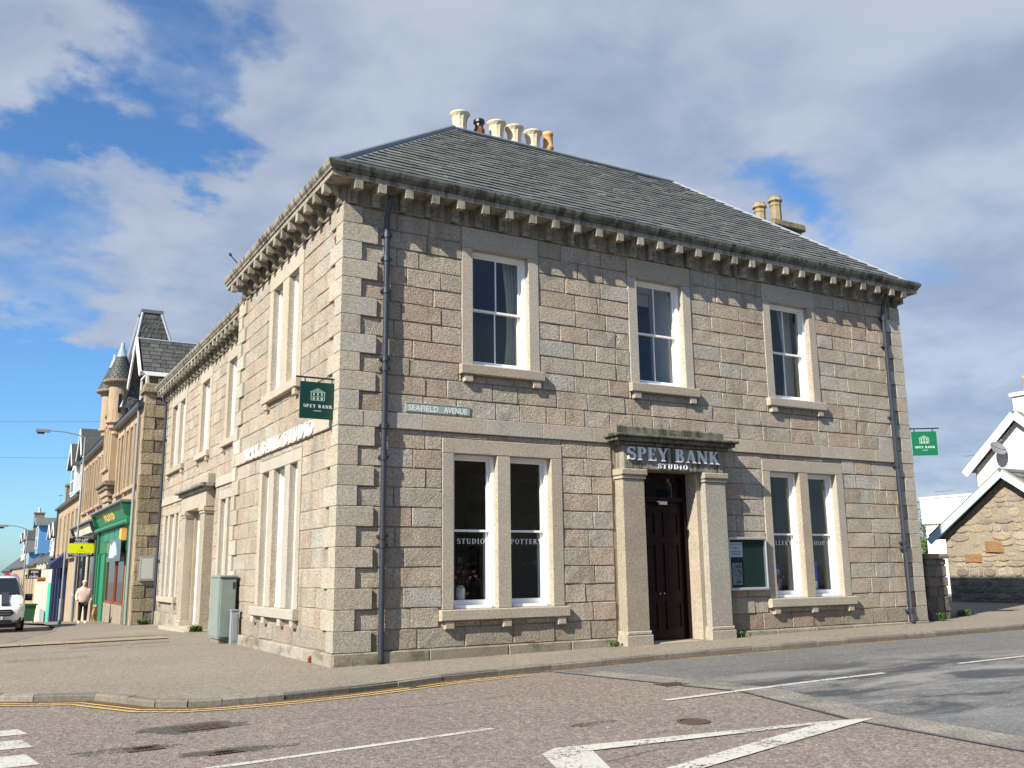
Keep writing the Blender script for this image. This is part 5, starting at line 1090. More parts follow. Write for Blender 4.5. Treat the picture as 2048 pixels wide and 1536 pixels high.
m = MB(); m.fb(X0,24.35,24.6,2.85,3.3,.06,.3,bev=.04); m.build('alarm_box', ORANGE, sf)
m = MB(); frl = lambda u,v,w_: (-.13-w_-(v-zt+.55)*.45,u,v)
letters(m,'DRUMAS',frl,30.2,zt-.45,3.2,.34,.002,.02,True); m.build('fascia_lettering', GOLD, sf)
sf2 = shopfront(34.0,43.7,'shopfront',SHOPK,SHOPK,4.05,-.9,[(35.2,37.6,.5,3.1),(38.0,39.4,-.3,3.1),(39.8,42.6,.5,3.1)],SHOPK)
m = MB(); m.prism([(34.4,3.6),(43.3,3.6),(43.3,4.0),(34.4,4.0)],lambda u,v,w_: (-.131-w_-(v-3.5)*.45,u,v),.0,.02); m.build('fascia_panel', CREAM, sf2)
for y in (34.4,37.75,39.6,42.8): m = MB(); m.fb(X0,y,y+.18,-.8,3.2,.05,.12); m.build('mullion', CREAM if y in (37.75,) else SHOPK, sf2)
# notice case and iron bracket on the pier
t = thing('notice_case','shallow grey framed notice case on the old stone pier by the green shop','notice case',(.4,Y0-.05,1.35)); fr = at_y(Y0-.05)
m = MB(); m.fb(fr,.17,.70,1.28,2.18,0,.08,bev=.01); m.build('case', GALV, t); m = MB(); m.fb(fr,.23,.64,1.36,2.10,.0801,.086); m.build('sheet', paint('case_paper',(.42,.43,.40),.6,.08), t)
# to-let board
t = thing('to_let_board','yellow and black TO LET board projecting over the black shopfront','sign board',(-.5,36,2.4)); fr = lambda u,v,w_: (-1.13+u, 36.0+u*.02-w_, 2.42+v)
m = MB(); m.fb(fr,0,1.12,0,.90,-.02,.02); bd = m.build('board', BLACKB, t)
m = MB(); m.fb(fr,-.02,1.12,.17,.645,.0201,.026); m.build('yellow_panel', YELLOW, bd)
m = MB(); sans(m,'TO LET',fr,.25,.735,.62,.135,.0215,.25,bold=.03); m.build('lettering', LETTER, bd); m = MB(); sans(m,'01463 712239',fr,.05,.085,1.02,.085,.0215,.2,bold=.02); m.fb(fr,.22,.86,.665,.69,.0201,.0212); m.fb(fr,.2,.86,.03,.05,.0201,.0212); m.build('lettering', LETTER, bd)
m = MB(); m.prism([(.50,.40),(.66,.40),(.58,.545)],fr,.0261,.028); m.fb(fr,.46,.70,.345,.352,.0261,.027); m.fb(fr,.40,.70,.255,.264,.0261,.027); m.build('emblem', BLACKB, bd)
m = MB(); m.tube([(-1.1,36.06,3.38),(.0,36.06,3.38)],.025,6); m.build('bracket', GALV, t)

# second sandstone building with white dormers
def chimney(par, x,y,z0,z1,sx,sy_,mat,pots=2,pm=POT):
    m = MB(); m.box((x-sx/2,y-sy_/2,z0),(x+sx/2,y+sy_/2,z1)); m.box((x-sx/2-.08,y-sy_/2-.08,z1+.001),(x+sx/2+.08,y+sy_/2+.08,z1+.15)); st_ = m.build('chimney_stack', mat, par)
    for i in range(pots): m = MB(); m.lathe([(.16,0),(.14,.1),(.13,.5),(.17,.55),(.17,.65),(.12,.65)],(x,y+(i-(pots-1)/2)*.5,z1+.15),10); m.build('chimney_pot', pm, st_, True)
def dormer(par, y0,y1,z0,ze,zr,x=.3,wm=WHITE,rm_=SLATED,trim=WHITE,depth=3.0,hood=.25):
    m = MB(); m.box((x,y0,z0),(x+depth,y1,ze)); m.add([(x,y0,ze+.001),(x,y1,ze+.001),(x,(y0+y1)/2,zr-.12)],[(0,1,2)]); d = m.build('dormer', wm, par); c = (y0+y1)/2
    m = MB(); 
    for (a,b) in ((y0-hood,c),(y1+hood,c)): m.add([(x-.3,a,ze-.1),(x+depth+1,a,ze-.1),(x+depth+1,b,zr),(x-.3,b,zr),(x-.3,a,ze-.02),(x+depth+1,a,ze-.02),(x+depth+1,b,zr+.08),(x-.3,b,zr+.08)],[(0,1,2,3),(4,5,6,7),(0,1,5,4),(3,0,4,7),(1,2,6,5)],(.3,.5,0))
    m.build('dormer_roof', rm_, d)
    for (a,b) in ((y0-hood,c),(y1+hood,c)): m = MB(); m.prism(stroke([(a,ze-.10),(b,zr-.02)],.16)[0],lambda u,v,w_: (x-.3-w_,u,v),0,.04 if a < b else .043); m.build('bargeboard', trim, d)
    simple_window(lambda u,v,w_: (x-.01-w_,u,v),y0+.25,y1-.25,z0+.5,ze-.15,d,frame=WHITE,deep=.0); return d
def house(name, label, y0,y1,eave,ridge,wm,openings,depth=8.0,ground=None,mm=None,door=None,grp=None,roofm=SLATED):
    g = G(0,(y0+y1)/2); h = thing(name, label, 'house', (0,(y0+y1)/2,g), grp); zb_ = G(0,y1)-.3
    m = MB(); wall_cells(m,X0,y0,y1,zb_,eave,openings,-.3,0); m.box((.31,y0,zb_),(depth,y0+.3,eave)); m.box((.31,y1-.3,zb_),(depth,y1,eave)); m.add([(.3,y0,eave),(depth,y0,eave),(depth/2,y0,ridge-.1),(.3,y1,eave),(depth,y1,eave),(depth/2,y1,ridge-.1)],[(0,1,2),(3,4,5)],(.5,.45,0)); wl = m.build('wall', wm, h)
    m = MB(); gable_roof_y(m,-.25,depth+.2,depth/2,y0,y1,eave,ridge); m.build('roof', roofm, h); m = MB(); m.fb(X0,y0,y1,eave-.12,eave+.02,-.1,.28); m.build('gutter', PIPE, h)
    for (a,b,c,d) in openings: simple_window(X0,a,b,c,d,h,margin=.14 if mm else None,mm=mm,deep=.15)
    return h, wl
b2, wl = house('sandstone_house','sandstone building with two white gabled dormers between the turrets and the white cottages',44.1,60.0,6.2,10.6,SANDSTONE,[(45.6,46.6,3.1,5.4),(48.2,49.2,3.1,5.4),(50.8,51.8,3.1,5.4),(53.4,54.4,3.1,5.4),(57,58,3.1,5.4)],mm=SANDSTONE)
dormer(b2,46.6,49.2,6.4,8.7,10.4,.3); dormer(b2,52.6,55.6,6.4,8.7,10.2,.3); chimney(b2,4,59.6,9.5,11.6,.8,2.0,OLDSTONE); chimney(b2,.8,60.2,5.0,7.9,.9,.7,OLDSTONE,0)
f = MB(); f.fb(X0,49.5,58.5,2.25,2.7,0,.15); s2 = f.build('shopfront', NAVY, b2)
for y in (49.5,52,54.5,57,58.2): m = MB(); m.fb(X0,y,y+.5,G(0,58)-.2,2.24,0,.22); m.build('pilaster', NAVY, s2)
m = MB(); m.fb(X0,50.01,57.9,G(0,58)-.2,2.24,0,.06); m.build('shop_window', DGLASS, s2)
m = MB(); m.add([(0,49.3,3.0),(0,52.9,3.0),(-1.0,49.3,2.2),(-1.0,52.9,2.2),(-1.0,49.3,1.95),(-1.0,52.9,1.95),(0,49.3,2.0),(0,52.9,2.0)],[(0,1,3,2),(2,3,5,4),(0,2,4,6),(1,3,5,7)]); m.build('awning', NAVY, s2)
m = MB(); m.fb(X0,44.15,48.9,2.5,2.95,0,.25); m.build('stone_fascia', OLDSTONE, b2)
m = MB(); m.tube([(-.1,59.5,6.1),(-.1,59.5,-1.2)],.06,8); m.build('downpipe', PIPE, b2)
c1, wl = house('white_cottage','low white cottage with white dormer and teal door down the street',60.6,80,2.7,5.4,CREAM,[(66,67,-.4,1.1),(70,71,-.4,1.1),(75,76,-.4,1.1)],mm=CREAM)
dormer(c1,63.4,66.0,2.9,4.5,5.5,.3); dormer(c1,67.4,70.0,2.9,4.5,5.5,.3)
m = MB(); m.fb(X0,61.6,63.4,G(0,63)-.1,1.0,0,.10); m.build('door', TEAL, c1)
for y in (64.6,68.6,72.8,77): m = MB(); m.fb(X0,y,y+.6,G(0,y)-.1,2.5,0,.16); m.build('pilaster', CREAM, c1)
m = MB(); m.fb(X0,64.2,69.5,G(0,69)-.1,-1.0,.161,.18); m.build('base_band', LEAD, c1)
c2, wl = house('stone_cottage','stone cottage with tall bright blue dormer beyond the white cottage',80.3,101,2.6,6.2,SANDSTONE,[(84,85,-.6,1.3),(88,89,-.6,1.3),(93,94,-.6,1.3),(97,98,-.6,1.3)],mm=SANDSTONE)
dormer(c2,85,89,3.6,6.3,7.0,.2,BLUEP,SLATE,BLUEP); dormer(c2,95,98.5,1.2,4.0,5.0,.0,BLUEP,SLATE,BLUEP)
c3, wl = house('stone_cottage','grey stone cottage with white dormers farthest down the street',101.3,135,2.6,7.0,SANDSTONE,[(105,106,-1,1.2),(110,111,-1,1.2),(118,119,-1,1.2),(126,127,-1,1.2)],mm=SANDSTONE)
dormer(c3,104,108,3.4,5.6,6.6,.2); dormer(c3,112,117,3.4,5.6,6.6,.2); chimney(c3,2.2,124,5,9.6,1.2,1.8,OLDSTONE,1,POT)
c4, wl = house('stone_cottage','small dark-roofed cottage closing the street at the left edge',136,180,2.4,6.0,OLDSTONE,[(140,142,-1.2,1.2),(150,152,-1.2,1.2)],mm=SANDSTONE)
# signs and goods outside the far shops
t = thing('shop_sign','black FISH & CHIPS sign projecting from the white cottage','sign',(-1.1,62,1.3)); fr = lambda u,v,w_: (-1.55+u,62-w_,1.32+v)
m = MB(); m.fb(fr,0,.86,0,.64,-.03,.03); bd = m.build('board', BLACKB, t); m = MB(); sans(m,'FISH',fr,.2,.40,.45,.16,.032,bold=.02); m.build('lettering', LETTER, bd); m = MB(); sans(m,'&',fr,.38,.25,.1,.1,.032); m.build('lettering', LETTER, bd); m = MB(); sans(m,'CHIPS',fr,.1,.06,.55,.16,.032,bold=.02); m.build('lettering', LETTER, bd)
m = MB(); m.tube([(-1.5,62.05,2.0),(.05,62.05,2.0)],.03,6); m.build('bracket', DARK, t)
m = MB(); m.fb(lambda u,v,w_: (-1.02+u,60.8-w_,1.12+v),0,.58,0,.30,-.03,.03,bev=.08); tag(m.build('shop_sign', SIGNBR),'orange-brown oval sign hanging in front of the fish and chip sign','sign')
def garment(x,y,z,h,mat,label):
    m = MB(); m.prism([(-.26,0),(.26,0),(.22,h*.6),(.42,h*.55),(.44,h*.8),(.14,h),(-.14,h),(-.44,h*.8),(-.42,h*.55),(-.22,h*.6)],lambda u,v,w_: (x+u*.75,y-w_,z+v),0,.14); tag(m.build('hanging_garment', mat), label, 'garment', 'clothes hung outside a far shop')
garment(-2.75,66,.05,1.75,CRIM,'crimson garment hung outside a far shop'); garment(-2.2,66.2,.05,1.65,MAUVE,'mauve garment hung outside a far shop')
t = thing('wheelie_bin','dark green wheeled bin on the pavement just behind the white van','bin',(-2.1,45,G(-2,45))); g = G(-2,45)
m = MB(); m.add([(-2.36,44.7,g+.08),(-1.92,44.7,g+.08),(-1.92,45.3,g+.08),(-2.36,45.3,g+.08),(-2.45,44.62,g+.95),(-1.83,44.62,g+.95),(-1.83,45.4,g+.95),(-2.45,45.4,g+.95)],[(0,1,2,3),(0,1,5,4),(1,2,6,5),(2,3,7,6),(3,0,4,7),(4,5,6,7)]); m.build('body', BINB, t)
m = MB(); m.box((-2.5,44.56,g+.951),(-1.78,45.46,g+1.03)); m.build('lid', BINB, t)
for x in (-2.38,-1.9): m = MB(); m.tube([(x-.03,45.3,g+.1),(x+.03,45.3,g+.1)],.1,12); m.build('wheel', RUBBER, t)
# street lamps
def lamp(x,y,h,arm,label,zt_=None):
    g = G(x,y); t = thing('street_lamp', label, 'street lamp', (x,y,g), 'street lamps')
    m = MB(); m.tube([(x,y,g-.1),(x,y,g+1.3)],.085,12); m.tube([(x,y,g+1.3),(x,y,g+1.36),(x,y,g+h)],[.085,.06,.045],12); p = m.build('post', GALV, t)
    m = MB(); m.tube([(x,y,g+h-.03),(x-.35,y,g+h+.12),(x-arm*.6,y,g+h+.24),(x-arm,y,g+h+.26)],[.035,.03,.028,.026],8); m.build('arm', GALV, t)
    m = MB(); m.fb(lambda u,v,w_: (x-arm-.62+u,y+w_,g+h+.16+v),0,.66,0,.15,-.13,.13,bev=.05); hd = m.build('lantern', GALV, t); m = MB(); m.fb(lambda u,v,w_: (x-arm-.55+u,y+w_,g+h+.06+v),0,.34,0,.10,-.10,.10,bev=.04); m.build('diffuser', DGLASS, hd)
lamp(-.55,38.5,9.45,1.75,'galvanised street lamp with curved arm in front of the turreted building')
lamp(-1.9,60,6.4,1.3,'galvanised street lamp farther down the street above the white van')
t = thing('sign_post','grey steel pole with a thicker base on the pavement before the navy shopfront','post',(-1.85,28.7,G(-1.85,28.7)))
m = MB(); g_ = G(-1.85,28.7); m.tube([(-1.85,28.7,g_-.1),(-1.85,28.7,g_+1.0)],.075,12); m.build('base', GALV, t); m = MB(); m.tube([(-1.85,28.7,g_+1.0),(-1.85,28.7,g_+2.95)],.04,10); m.build('pole', GALV, t)
for z0_,z1_,lb in ((8.75,8.30,'upper thin overhead wire crossing the street to the turreted building'),(7.0,6.90,'lower thin overhead wire crossing the street to the turreted building')):
    m = MB(); pts = []
    for i in range(13): s_ = i/12; pts.append((-.35-14*s_,33,z0_+(z1_-z0_)*s_*1.0-.5*math.sin(math.pi*s_)*.4)); 
    m.tube(pts,.006,5); tag(m.build('overhead_wire', DARK), lb, 'wire', 'overhead wires')

# ------------------------------------------------------------------ white van, nose towards the viewer
VX, VY = -4.40, 22.9; vz = G(VX,VY)-.12
van = thing('van','white panel van with dark bonnet stripes parked nose-on at the left edge','van',(VX,VY,vz))
# cross sections from the nose back: (y, half width at sill, half width at belt, half width at top, z sill, z belt, z top)
SEC = [(0.0,.62,.70,.60,.34,.62,.80),(.10,.80,.88,.78,.28,.70,.95),(.45,.90,.97,.84,.26,.95,1.10),(1.0,.93,.985,.86,.25,1.08,1.24),(1.25,.94,.99,.84,.25,1.10,1.32),(2.05,.94,.99,.74,.25,1.12,1.88),(2.35,.94,.99,.75,.25,1.12,1.93),(3.4,.94,.99,.76,.25,1.12,1.97),(4.95,.94,.99,.76,.27,1.12,1.95),(5.05,.88,.94,.72,.35,1.12,1.88)]
def vsec(s):
    y,a,b,c,z0,z1,z2 = s; P = [(-a,z0),(-b,z0+.18),(-b,z1),(-(b*.55+c*.45),z1+(z2-z1)*.5),(-c,z2-.07),(-c*.86,z2-.012),(0,z2+.015)]
    P = P+[(-x,z) for x,z in P[-2::-1]]; return [(VX+x,VY+y,vz+z) for x,z in P]
m = MB(); RG = [vsec(s) for s in SEC]; n_ = len(RG[0]); V = [p for r_ in RG for p in r_]; Fc = []
for j in range(len(RG)-1):
    for i in range(n_-1): Fc.append((j*n_+i,j*n_+i+1,(j+1)*n_+i+1,(j+1)*n_+i))
    Fc.append((j*n_+n_-1,j*n_,(j+1)*n_,(j+1)*n_+n_-1))
Fc += [tuple(range(n_)), tuple(range((len(RG)-1)*n_,len(RG)*n_))]
m.add(V,Fc); body = m.build('body', VANW, van, True)
md = body.modifiers.new('sub','SUBSURF'); md.levels = 2; md.render_levels = 2
def vq(name, mat, poly, th=.0, par=None, fr=None):
    m = MB(); m.prism(poly, fr or (lambda u,v,w_: (VX+u,VY-w_,vz+v)), -.02, th); return m.build(name, mat, par or van)
wsf = lambda u,v,w_: (VX+u, VY+1.20+(v-1.28)*1.38-w_, vz+v+w_*.7)
vq('windscreen', DGLASS, [(-.80,1.27),(.80,1.27),(.74,1.60),(.66,1.84),(-.66,1.84),(-.74,1.60)], .05, None, wsf)
vq('wiper', DARK, [(-.3,1.255),(.6,1.25),(.6,1.275),(-.3,1.28)], .07, None, wsf)
vq('grille', DARK, [(-.62,.66),(-.50,.56),(.50,.56),(.62,.66),(.52,.79),(-.52,.79)], .06)
for z in (.63,.71): vq('grille_bar', GALV, [(-.5,z),(.5,z),(.5,z+.012),(-.5,z+.012)], .07)
vq('lower_intake', DARK, [(-.62,.33),(.62,.33),(.52,.43),(-.52,.43)], .09)
vq('number_plate', PAPER, [(-.26,.45),(.26,.45),(.26,.55),(-.26,.55)], .10)
m = MB(); sans(m,'SK68',lambda u,v,w_: (VX+u,VY-.102,vz+v),-.22,.468,.44,.065,0,bold=.01); m.build('plate_lettering', INK, van)
hood = lambda u,v,w_: (VX+u, VY+.06+v, vz+.93+v*.33+w_+(.03 if v > .2 else 0))
for a in (-.42,.20): vq('bonnet_stripe', SHOPK, [(a,.0),(a+.24,.0),(a+.24,1.05),(a,1.05)], .055, None, hood)
for s_ in (-1,1):
    vq('headlight', LAMPL, [(s_*.56,.80),(s_*.86,.84),(s_*.93,.98),(s_*.80,.97),(s_*.60,.90)], .05, None, lambda u,v,w_: (VX+u, VY+.12+abs(u)*.18-w_, vz+v))
    vq('fog_lamp', DARK, [(s_*.60,.44),(s_*.66,.37),(s_*.84,.37),(s_*.86,.50),(s_*.66,.50)], .05, None, lambda u,v,w_: (VX+u, VY+.05+abs(u)*.10-w_, vz+v))
    m = MB(); m.fb(lambda u,v,w_: (VX+s_*(.99+u),VY+1.55-w_,vz+1.05+v),0,.25,0,.24,-.1,.06,bev=.06); m.build('mirror', DARK, van)
    for y in (.95,4.05):
        m = MB(); m.tube([(VX+s_*.74,VY+y,vz+.335),(VX+s_*.98,VY+y,vz+.335)],.335,20); wh = m.build('wheel', RUBBER, van); m = MB(); m.tube([(VX+s_*.97,VY+y,vz+.335),(VX+s_*1.0,VY+y,vz+.335)],.20,16); m.build('rim', ALU, wh)
    m = MB(); m.add([(VX+s_*.985,VY+1.5,vz+1.16),(VX+s_*.985,VY+2.5,vz+1.16),(VX+s_*.84,VY+2.5,vz+1.75),(VX+s_*.85,VY+2.1,vz+1.75)],[(0,1,2,3)]); m.build('side_window', DGLASS, van)
vq('sump_guard', RUBBER, [(-.85,.16),(.85,.16),(.85,.30),(-.85,.30)], .03)

# ------------------------------------------------------------------ person with a dog, walking away
def skinned(name, joints, edges, mat, parent, root=0, sub=2):
    me = bpy.data.meshes.new(name); me.from_pydata([j[0] for j in joints], edges, []); me.materials.append(mat)
    o = bpy.data.objects.new(name, me); COL.objects.link(o); attach(o, parent)
    sk = o.modifiers.new('skin','SKIN'); sk.use_smooth_shade = True
    for i,v in enumerate(me.skin_vertices[0].data): v.radius = joints[i][1] if isinstance(joints[i][1], tuple) else (joints[i][1],)*2; v.use_root = i == root
    ss = o.modifiers.new('sub','SUBSURF'); ss.levels = sub; ss.render_levels = sub; return o
px0, py0 = -1.14, 27.3; g = G(px0,py0)
pe = thing('person','person in a pale beige padded jacket, dark trousers and white hat standing with a dog','person',(px0,py0,g))
H = lambda x,y,z: (px0+x,py0+y,g+z)
J = [(H(0,0,.88),(.14,.10)),(H(0,0,1.10),(.13,.09)),(H(0,.01,1.32),(.15,.10)),(H(0,.01,1.43),(.055,.055)),(H(0,-.02,1.50),(.075,.085)),(H(.0,-.02,1.60),(.08,.095)),(H(0,-.02,1.66),(.05,.06)),
     (H(-.18,.01,1.34),.05),(H(-.22,.03,1.08),.04),(H(-.21,-.08,.86),.033),(H(-.20,-.11,.78),.03),(H(.18,.01,1.34),.05),(H(.23,.03,1.08),.04),(H(.25,-.10,.86),.033),(H(.26,-.14,.79),.03),
     (H(-.09,0,.82),.08),(H(-.10,.02,.46),.055),(H(-.11,.03,.09),.042),(H(-.12,-.12,.04),.033),(H(.09,0,.82),.08),(H(.10,-.02,.46),.055),(H(.11,.05,.09),.042),(H(.12,-.10,.04),.033)]
E_ = [(0,1),(1,2),(2,3),(3,4),(4,5),(5,6),(2,7),(7,8),(8,9),(9,10),(2,11),(11,12),(12,13),(13,14),(0,15),(15,16),(16,17),(17,18),(0,19),(19,20),(20,21),(21,22)]
skinned('body', J, E_, SKIN, pe)
JJ = [(H(0,.01,.74),(.23,.17)),(H(0,.02,.96),(.235,.19)),(H(0,.03,1.24),(.225,.17)),(H(0,.03,1.42),(.13,.12)),(H(0,.05,1.50),(.10,.09)),(H(-.20,.01,1.33),.09),(H(-.255,.03,1.08),.085),(H(-.235,-.07,.88),.062),(H(.20,.01,1.33),.09),(H(.265,.03,1.08),.085),(H(.275,-.09,.88),.062)]
skinned('jacket', JJ, [(0,1),(1,2),(2,3),(3,4),(2,5),(5,6),(6,7),(2,8),(8,9),(9,10)], JACKET, pe)
TT = [(H(0,0,.86),(.17,.13)),(H(-.10,0,.78),.105),(H(-.105,.02,.46),.08),(H(-.11,.03,.10),.062),(H(.10,0,.78),.105),(H(.105,-.02,.46),.08),(H(.11,.05,.10),.062)]
skinned('trousers', TT, [(0,1),(1,2),(2,3),(0,4),(4,5),(5,6)], TROUS, pe)
for s_ in (-1,1): skinned('shoe', [(H(s_*.11,.06,.05),.055),(H(s_*.115,-.05,.045),.05),(H(s_*.12,-.16,.035),.04)], [(0,1),(1,2)], HAT, pe)
skinned('hat', [(H(0,-.0,1.60),(.115,.125)),(H(0,.0,1.68),(.10,.11)),(H(0,.01,1.73),(.05,.06))], [(0,1),(1,2)], HAT, pe)
dx_, dy_ = -.70, 27.35; gd = G(dx_,dy_); dog = thing('dog','tan dog standing on the pavement beside the person in beige','dog',(dx_,dy_,gd)); D_ = lambda x,y,z: (dx_+x,dy_+y,gd+z)
DJ = [(D_(.0,.22,.47),(.10,.11)),(D_(0,.0,.45),(.10,.115)),(D_(0,-.22,.47),(.115,.14)),(D_(0,-.34,.60),(.07,.08)),(D_(0,-.42,.70),(.075,.075)),(D_(0,-.56,.66),(.035,.04)),
      (D_(-.07,-.24,.36),.05),(D_(-.075,-.22,.19),.028),(D_(-.075,-.23,.03),.026),(D_(.07,-.20,.36),.05),(D_(.075,-.17,.19),.028),(D_(.075,-.19,.03),.026),
      (D_(-.07,.24,.36),.06),(D_(-.075,.20,.26),.04),(D_(-.075,.29,.15),.026),(D_(-.075,.26,.03),.026),(D_(.07,.26,.36),.06),(D_(.075,.21,.26),.04),(D_(.075,.31,.15),.026),(D_(.075,.28,.03),.026),(D_(0,.34,.52),.035),(D_(0,.45,.42),.03)]
skinned('body', DJ, [(0,1),(1,2),(2,3),(3,4),(4,5),(2,6),(6,7),(7,8),(2,9),(9,10),(10,11),(0,12),(12,13),(13,14),(14,15),(0,16),(16,17),(17,18),(18,19),(0,20),(20,21)], FUR, dog, 1)
for s_ in (-1,1): m = MB(); m.add([D_(s_*.06,-.40,.76),D_(s_*.10,-.38,.73),D_(s_*.10,-.42,.64),D_(s_*.06,-.45,.70)],[(0,1,2,3)]); m.build('ear', FUR, dog)

# ------------------------------------------------------------------ the yard on the right
def stub(x0,x1,y0,y1,z0,z1,name,label,cat):
    t = thing(name,label,cat,((x0+x1)/2,(y0+y1)/2,z0)); m = MB(); m.box((x0+.03,y0+.03,z0-.2),(x1-.03,y1-.03,z1)); c = m.build('core', MORTAR, t)
    z = z0-.1
    while z < z1-.05:
        h = min(R.uniform(.24,.38), z1-z); 
        for fr,u0,u1 in ((at_y(y0),x0,x1),(at_x(x0),y0,y1),(lambda u,v,w_: (x1+w_,u,v),y0,y1)):
            u = u0
            while u < u1-.02:
                l = min(R.uniform(.28,.6),u1-u); l = u1-u if u1-u-l < .15 else l
                m = MB(); m.rock(fr,u+.012,u+l-.012,z+.01,z+h-.01,-.035,R.uniform(-.005,.03),(R.random(),R.uniform(.3,.6),0),.018,.014); m.build('stone', DARKSTONE, c); u += l
        z += h
    m = MB(); m.fb(at_y(y0),x0-.07,x1+.07,z1+.002,z1+.13,-(y1-y0)-.07,.07,(.4,.5,0),0,.03); m.build('cope', OLDSTONE, t); return t
stub(15.60,16.38,.42,1.05,G(16,0),1.66,'gate_pillar','dark rubble gate pillar with a flat cope stone beside the right corner','pillar')
t = thing('yard_wall','low stone wall with cope running back behind the gate pillar','wall',(16.0,6.0,.2)); m = MB(); m.box((15.75,1.1,-.1),(16.2,12,1.25)); m.build('core', DARKSTONE, t); m = MB(); m.box((15.65,1.1,1.251),(16.3,12,1.38)); m.build('cope', OLDSTONE, t)
# outbuilding with a gable towards the sun
OX = 24.5; og = G(OX,4)-.05; ob = thing('stone_outbuilding','rubble stone outbuilding with pale blue bargeboards on the right','building',(OX,3.64,og))
YL, YR, YA, ZE, ZA = 6.15, 1.10, 3.63, 2.50, 4.42
m = MB(); m.add([(OX,YL,og-.2),(OX,YR,og-.2),(OX,YR,ZE),(OX,YA,ZA),(OX,YL,ZE),(29.3,YL,og-.2),(29.3,YR,og-.2),(29.3,YR,ZE),(29.3,YA,ZA),(29.3,YL,ZE)],[(0,1,2,3,4),(9,8,7,6,5),(0,4,9,5),(1,6,7,2),(2,7,8,3),(3,8,9,4)]); gw = m.build('wall', LIME, ob)
frO = at_x(OX); z = og
while z < ZA-.2:
    h = R.uniform(.10,.26) if z < 1.0 else R.uniform(.14,.34); y = YR+.03
    while y < YL-.05:
        l = R.uniform(.16,.55) if z < 1.2 else R.uniform(.22,.8); y1 = min(y+l,YL-.02); zc = z+h
        lim = ZE+(ZA-ZE)*(1-abs((y+y1)/2-YA)/((YL-YR)/2))-.12
        keep = R.random() < (.95 if z < .9 else (.88 if z < 1.8 else .70))
        if keep and zc < lim and y1-y > .1:
            n_ = 7; P = []
            cy, cz, ry, rz = (y+y1)/2, z+h/2, (y1-y)/2-.018, h/2-.014
            for k in range(8):
                an = math.pi/4*k+.39; s_ = max(abs(math.cos(an)),abs(math.sin(an))); P.append((cy+ry*math.cos(an)/s_*R.uniform(.88,1.03), cz+rz*math.sin(an)/s_*R.uniform(.86,1.03)))
            m = MB(); w1 = R.uniform(.012,.04); V = [frO(u,v,-.02) for u,v in P]+[frO(u,v,w1*.5) for u,v in P]+[frO(cy+(u-cy)*.9,cz+(v-cz)*.86,w1) for u,v in P]
            Fq = [(k,(k+1)%8,8+(k+1)%8,8+k) for k in range(8)]+[(8+k,8+(k+1)%8,16+(k+1)%8,16+k) for k in range(8)]+[tuple(range(16,24))]
            tt = (R.choice((.3,.5,.65,.8,.9,1.0)) if z > 1.0 else R.uniform(.5,1.0), R.uniform(.3,.6) if z < .8 else R.uniform(.5,.75), 0)
            m.add(V,Fq,tt); m.build('stone', DARKSTONE if z < 1.3 and R.random() < (.85 if z < .75 else .4) else PINKSTONE, gw)
        y = y1
    z += h
for cy,cz,ry,rz in ((4.35,2.08,.32,.20),(5.15,1.72,.30,.15)):
    m = MB(); m.rock(frO,cy-ry,cy+ry,cz-rz,cz+rz,-.02,.065,(.0,.55,0),.03,.02); m.build('stone', PINKSTONE, gw)
m = MB()
for a,za in ((YL+.40,ZE-.10),(YR-.40,ZE-.10)): m.add([(OX-.35,a,za),(29.6,a,za),(29.6,YA,ZA+.12),(OX-.35,YA,ZA+.12),(OX-.35,a,za+.09),(29.6,a,za+.09),(29.6,YA,ZA+.21),(OX-.35,YA,ZA+.21)],[(0,1,2,3),(4,5,6,7),(0,1,5,4),(0,3,7,4),(1,2,6,5)],(.4,.5,0))
orf = m.build('roof', SLATE, ob)
for (a,za) in ((YL+.42,ZE-.18),(YR-.42,ZE-.18)):
    m = MB(); m.prism(stroke([(a,za),(YA,ZA+.06)],.24)[0],lambda u,v,w_: (OX-.32-w_,u,v),0,.05 if a < YA else .054); m.build('bargeboard', PALEB, ob)
m = MB(); m.add([(OX-.31,YL+.3,ZE-.12),(OX,YL+.3,ZE-.12),(OX,YA,ZA+.1),(OX-.31,YA,ZA+.1)],[(0,1,2,3)]); m.build('soffit', PALEB, ob)
for j in range(12):
    m = MB(); x = OX-.33; s0, s1 = j/12, min((j+1.4)/12,1); q = lambda s: (YR-.40+(YA-YR+.40)*s, ZE-.01+(ZA+.22-ZE)*s)
    while x < 29.4:
        l = R.uniform(.25,.45); m.add([(x,q(s0)[0],q(s0)[1]+.05),(x+l-.015,q(s0)[0],q(s0)[1]+.05),(x+l-.015,q(s1)[0],q(s1)[1]+.015),(x,q(s1)[0],q(s1)[1]+.015)],[(0,1,2,3)],(R.random(),.5,0)); x += l
    m.build('slate_course', SLATE, orf)
mm_ = MB(); mm_.tube([(OX-.34,YL+.4,ZE+.02),(OX-.34,YA,ZA+.23),(OX-.34,YR-.4,ZE+.02)],.035,6); mm_.build('verge_mortar', LIME, orf)
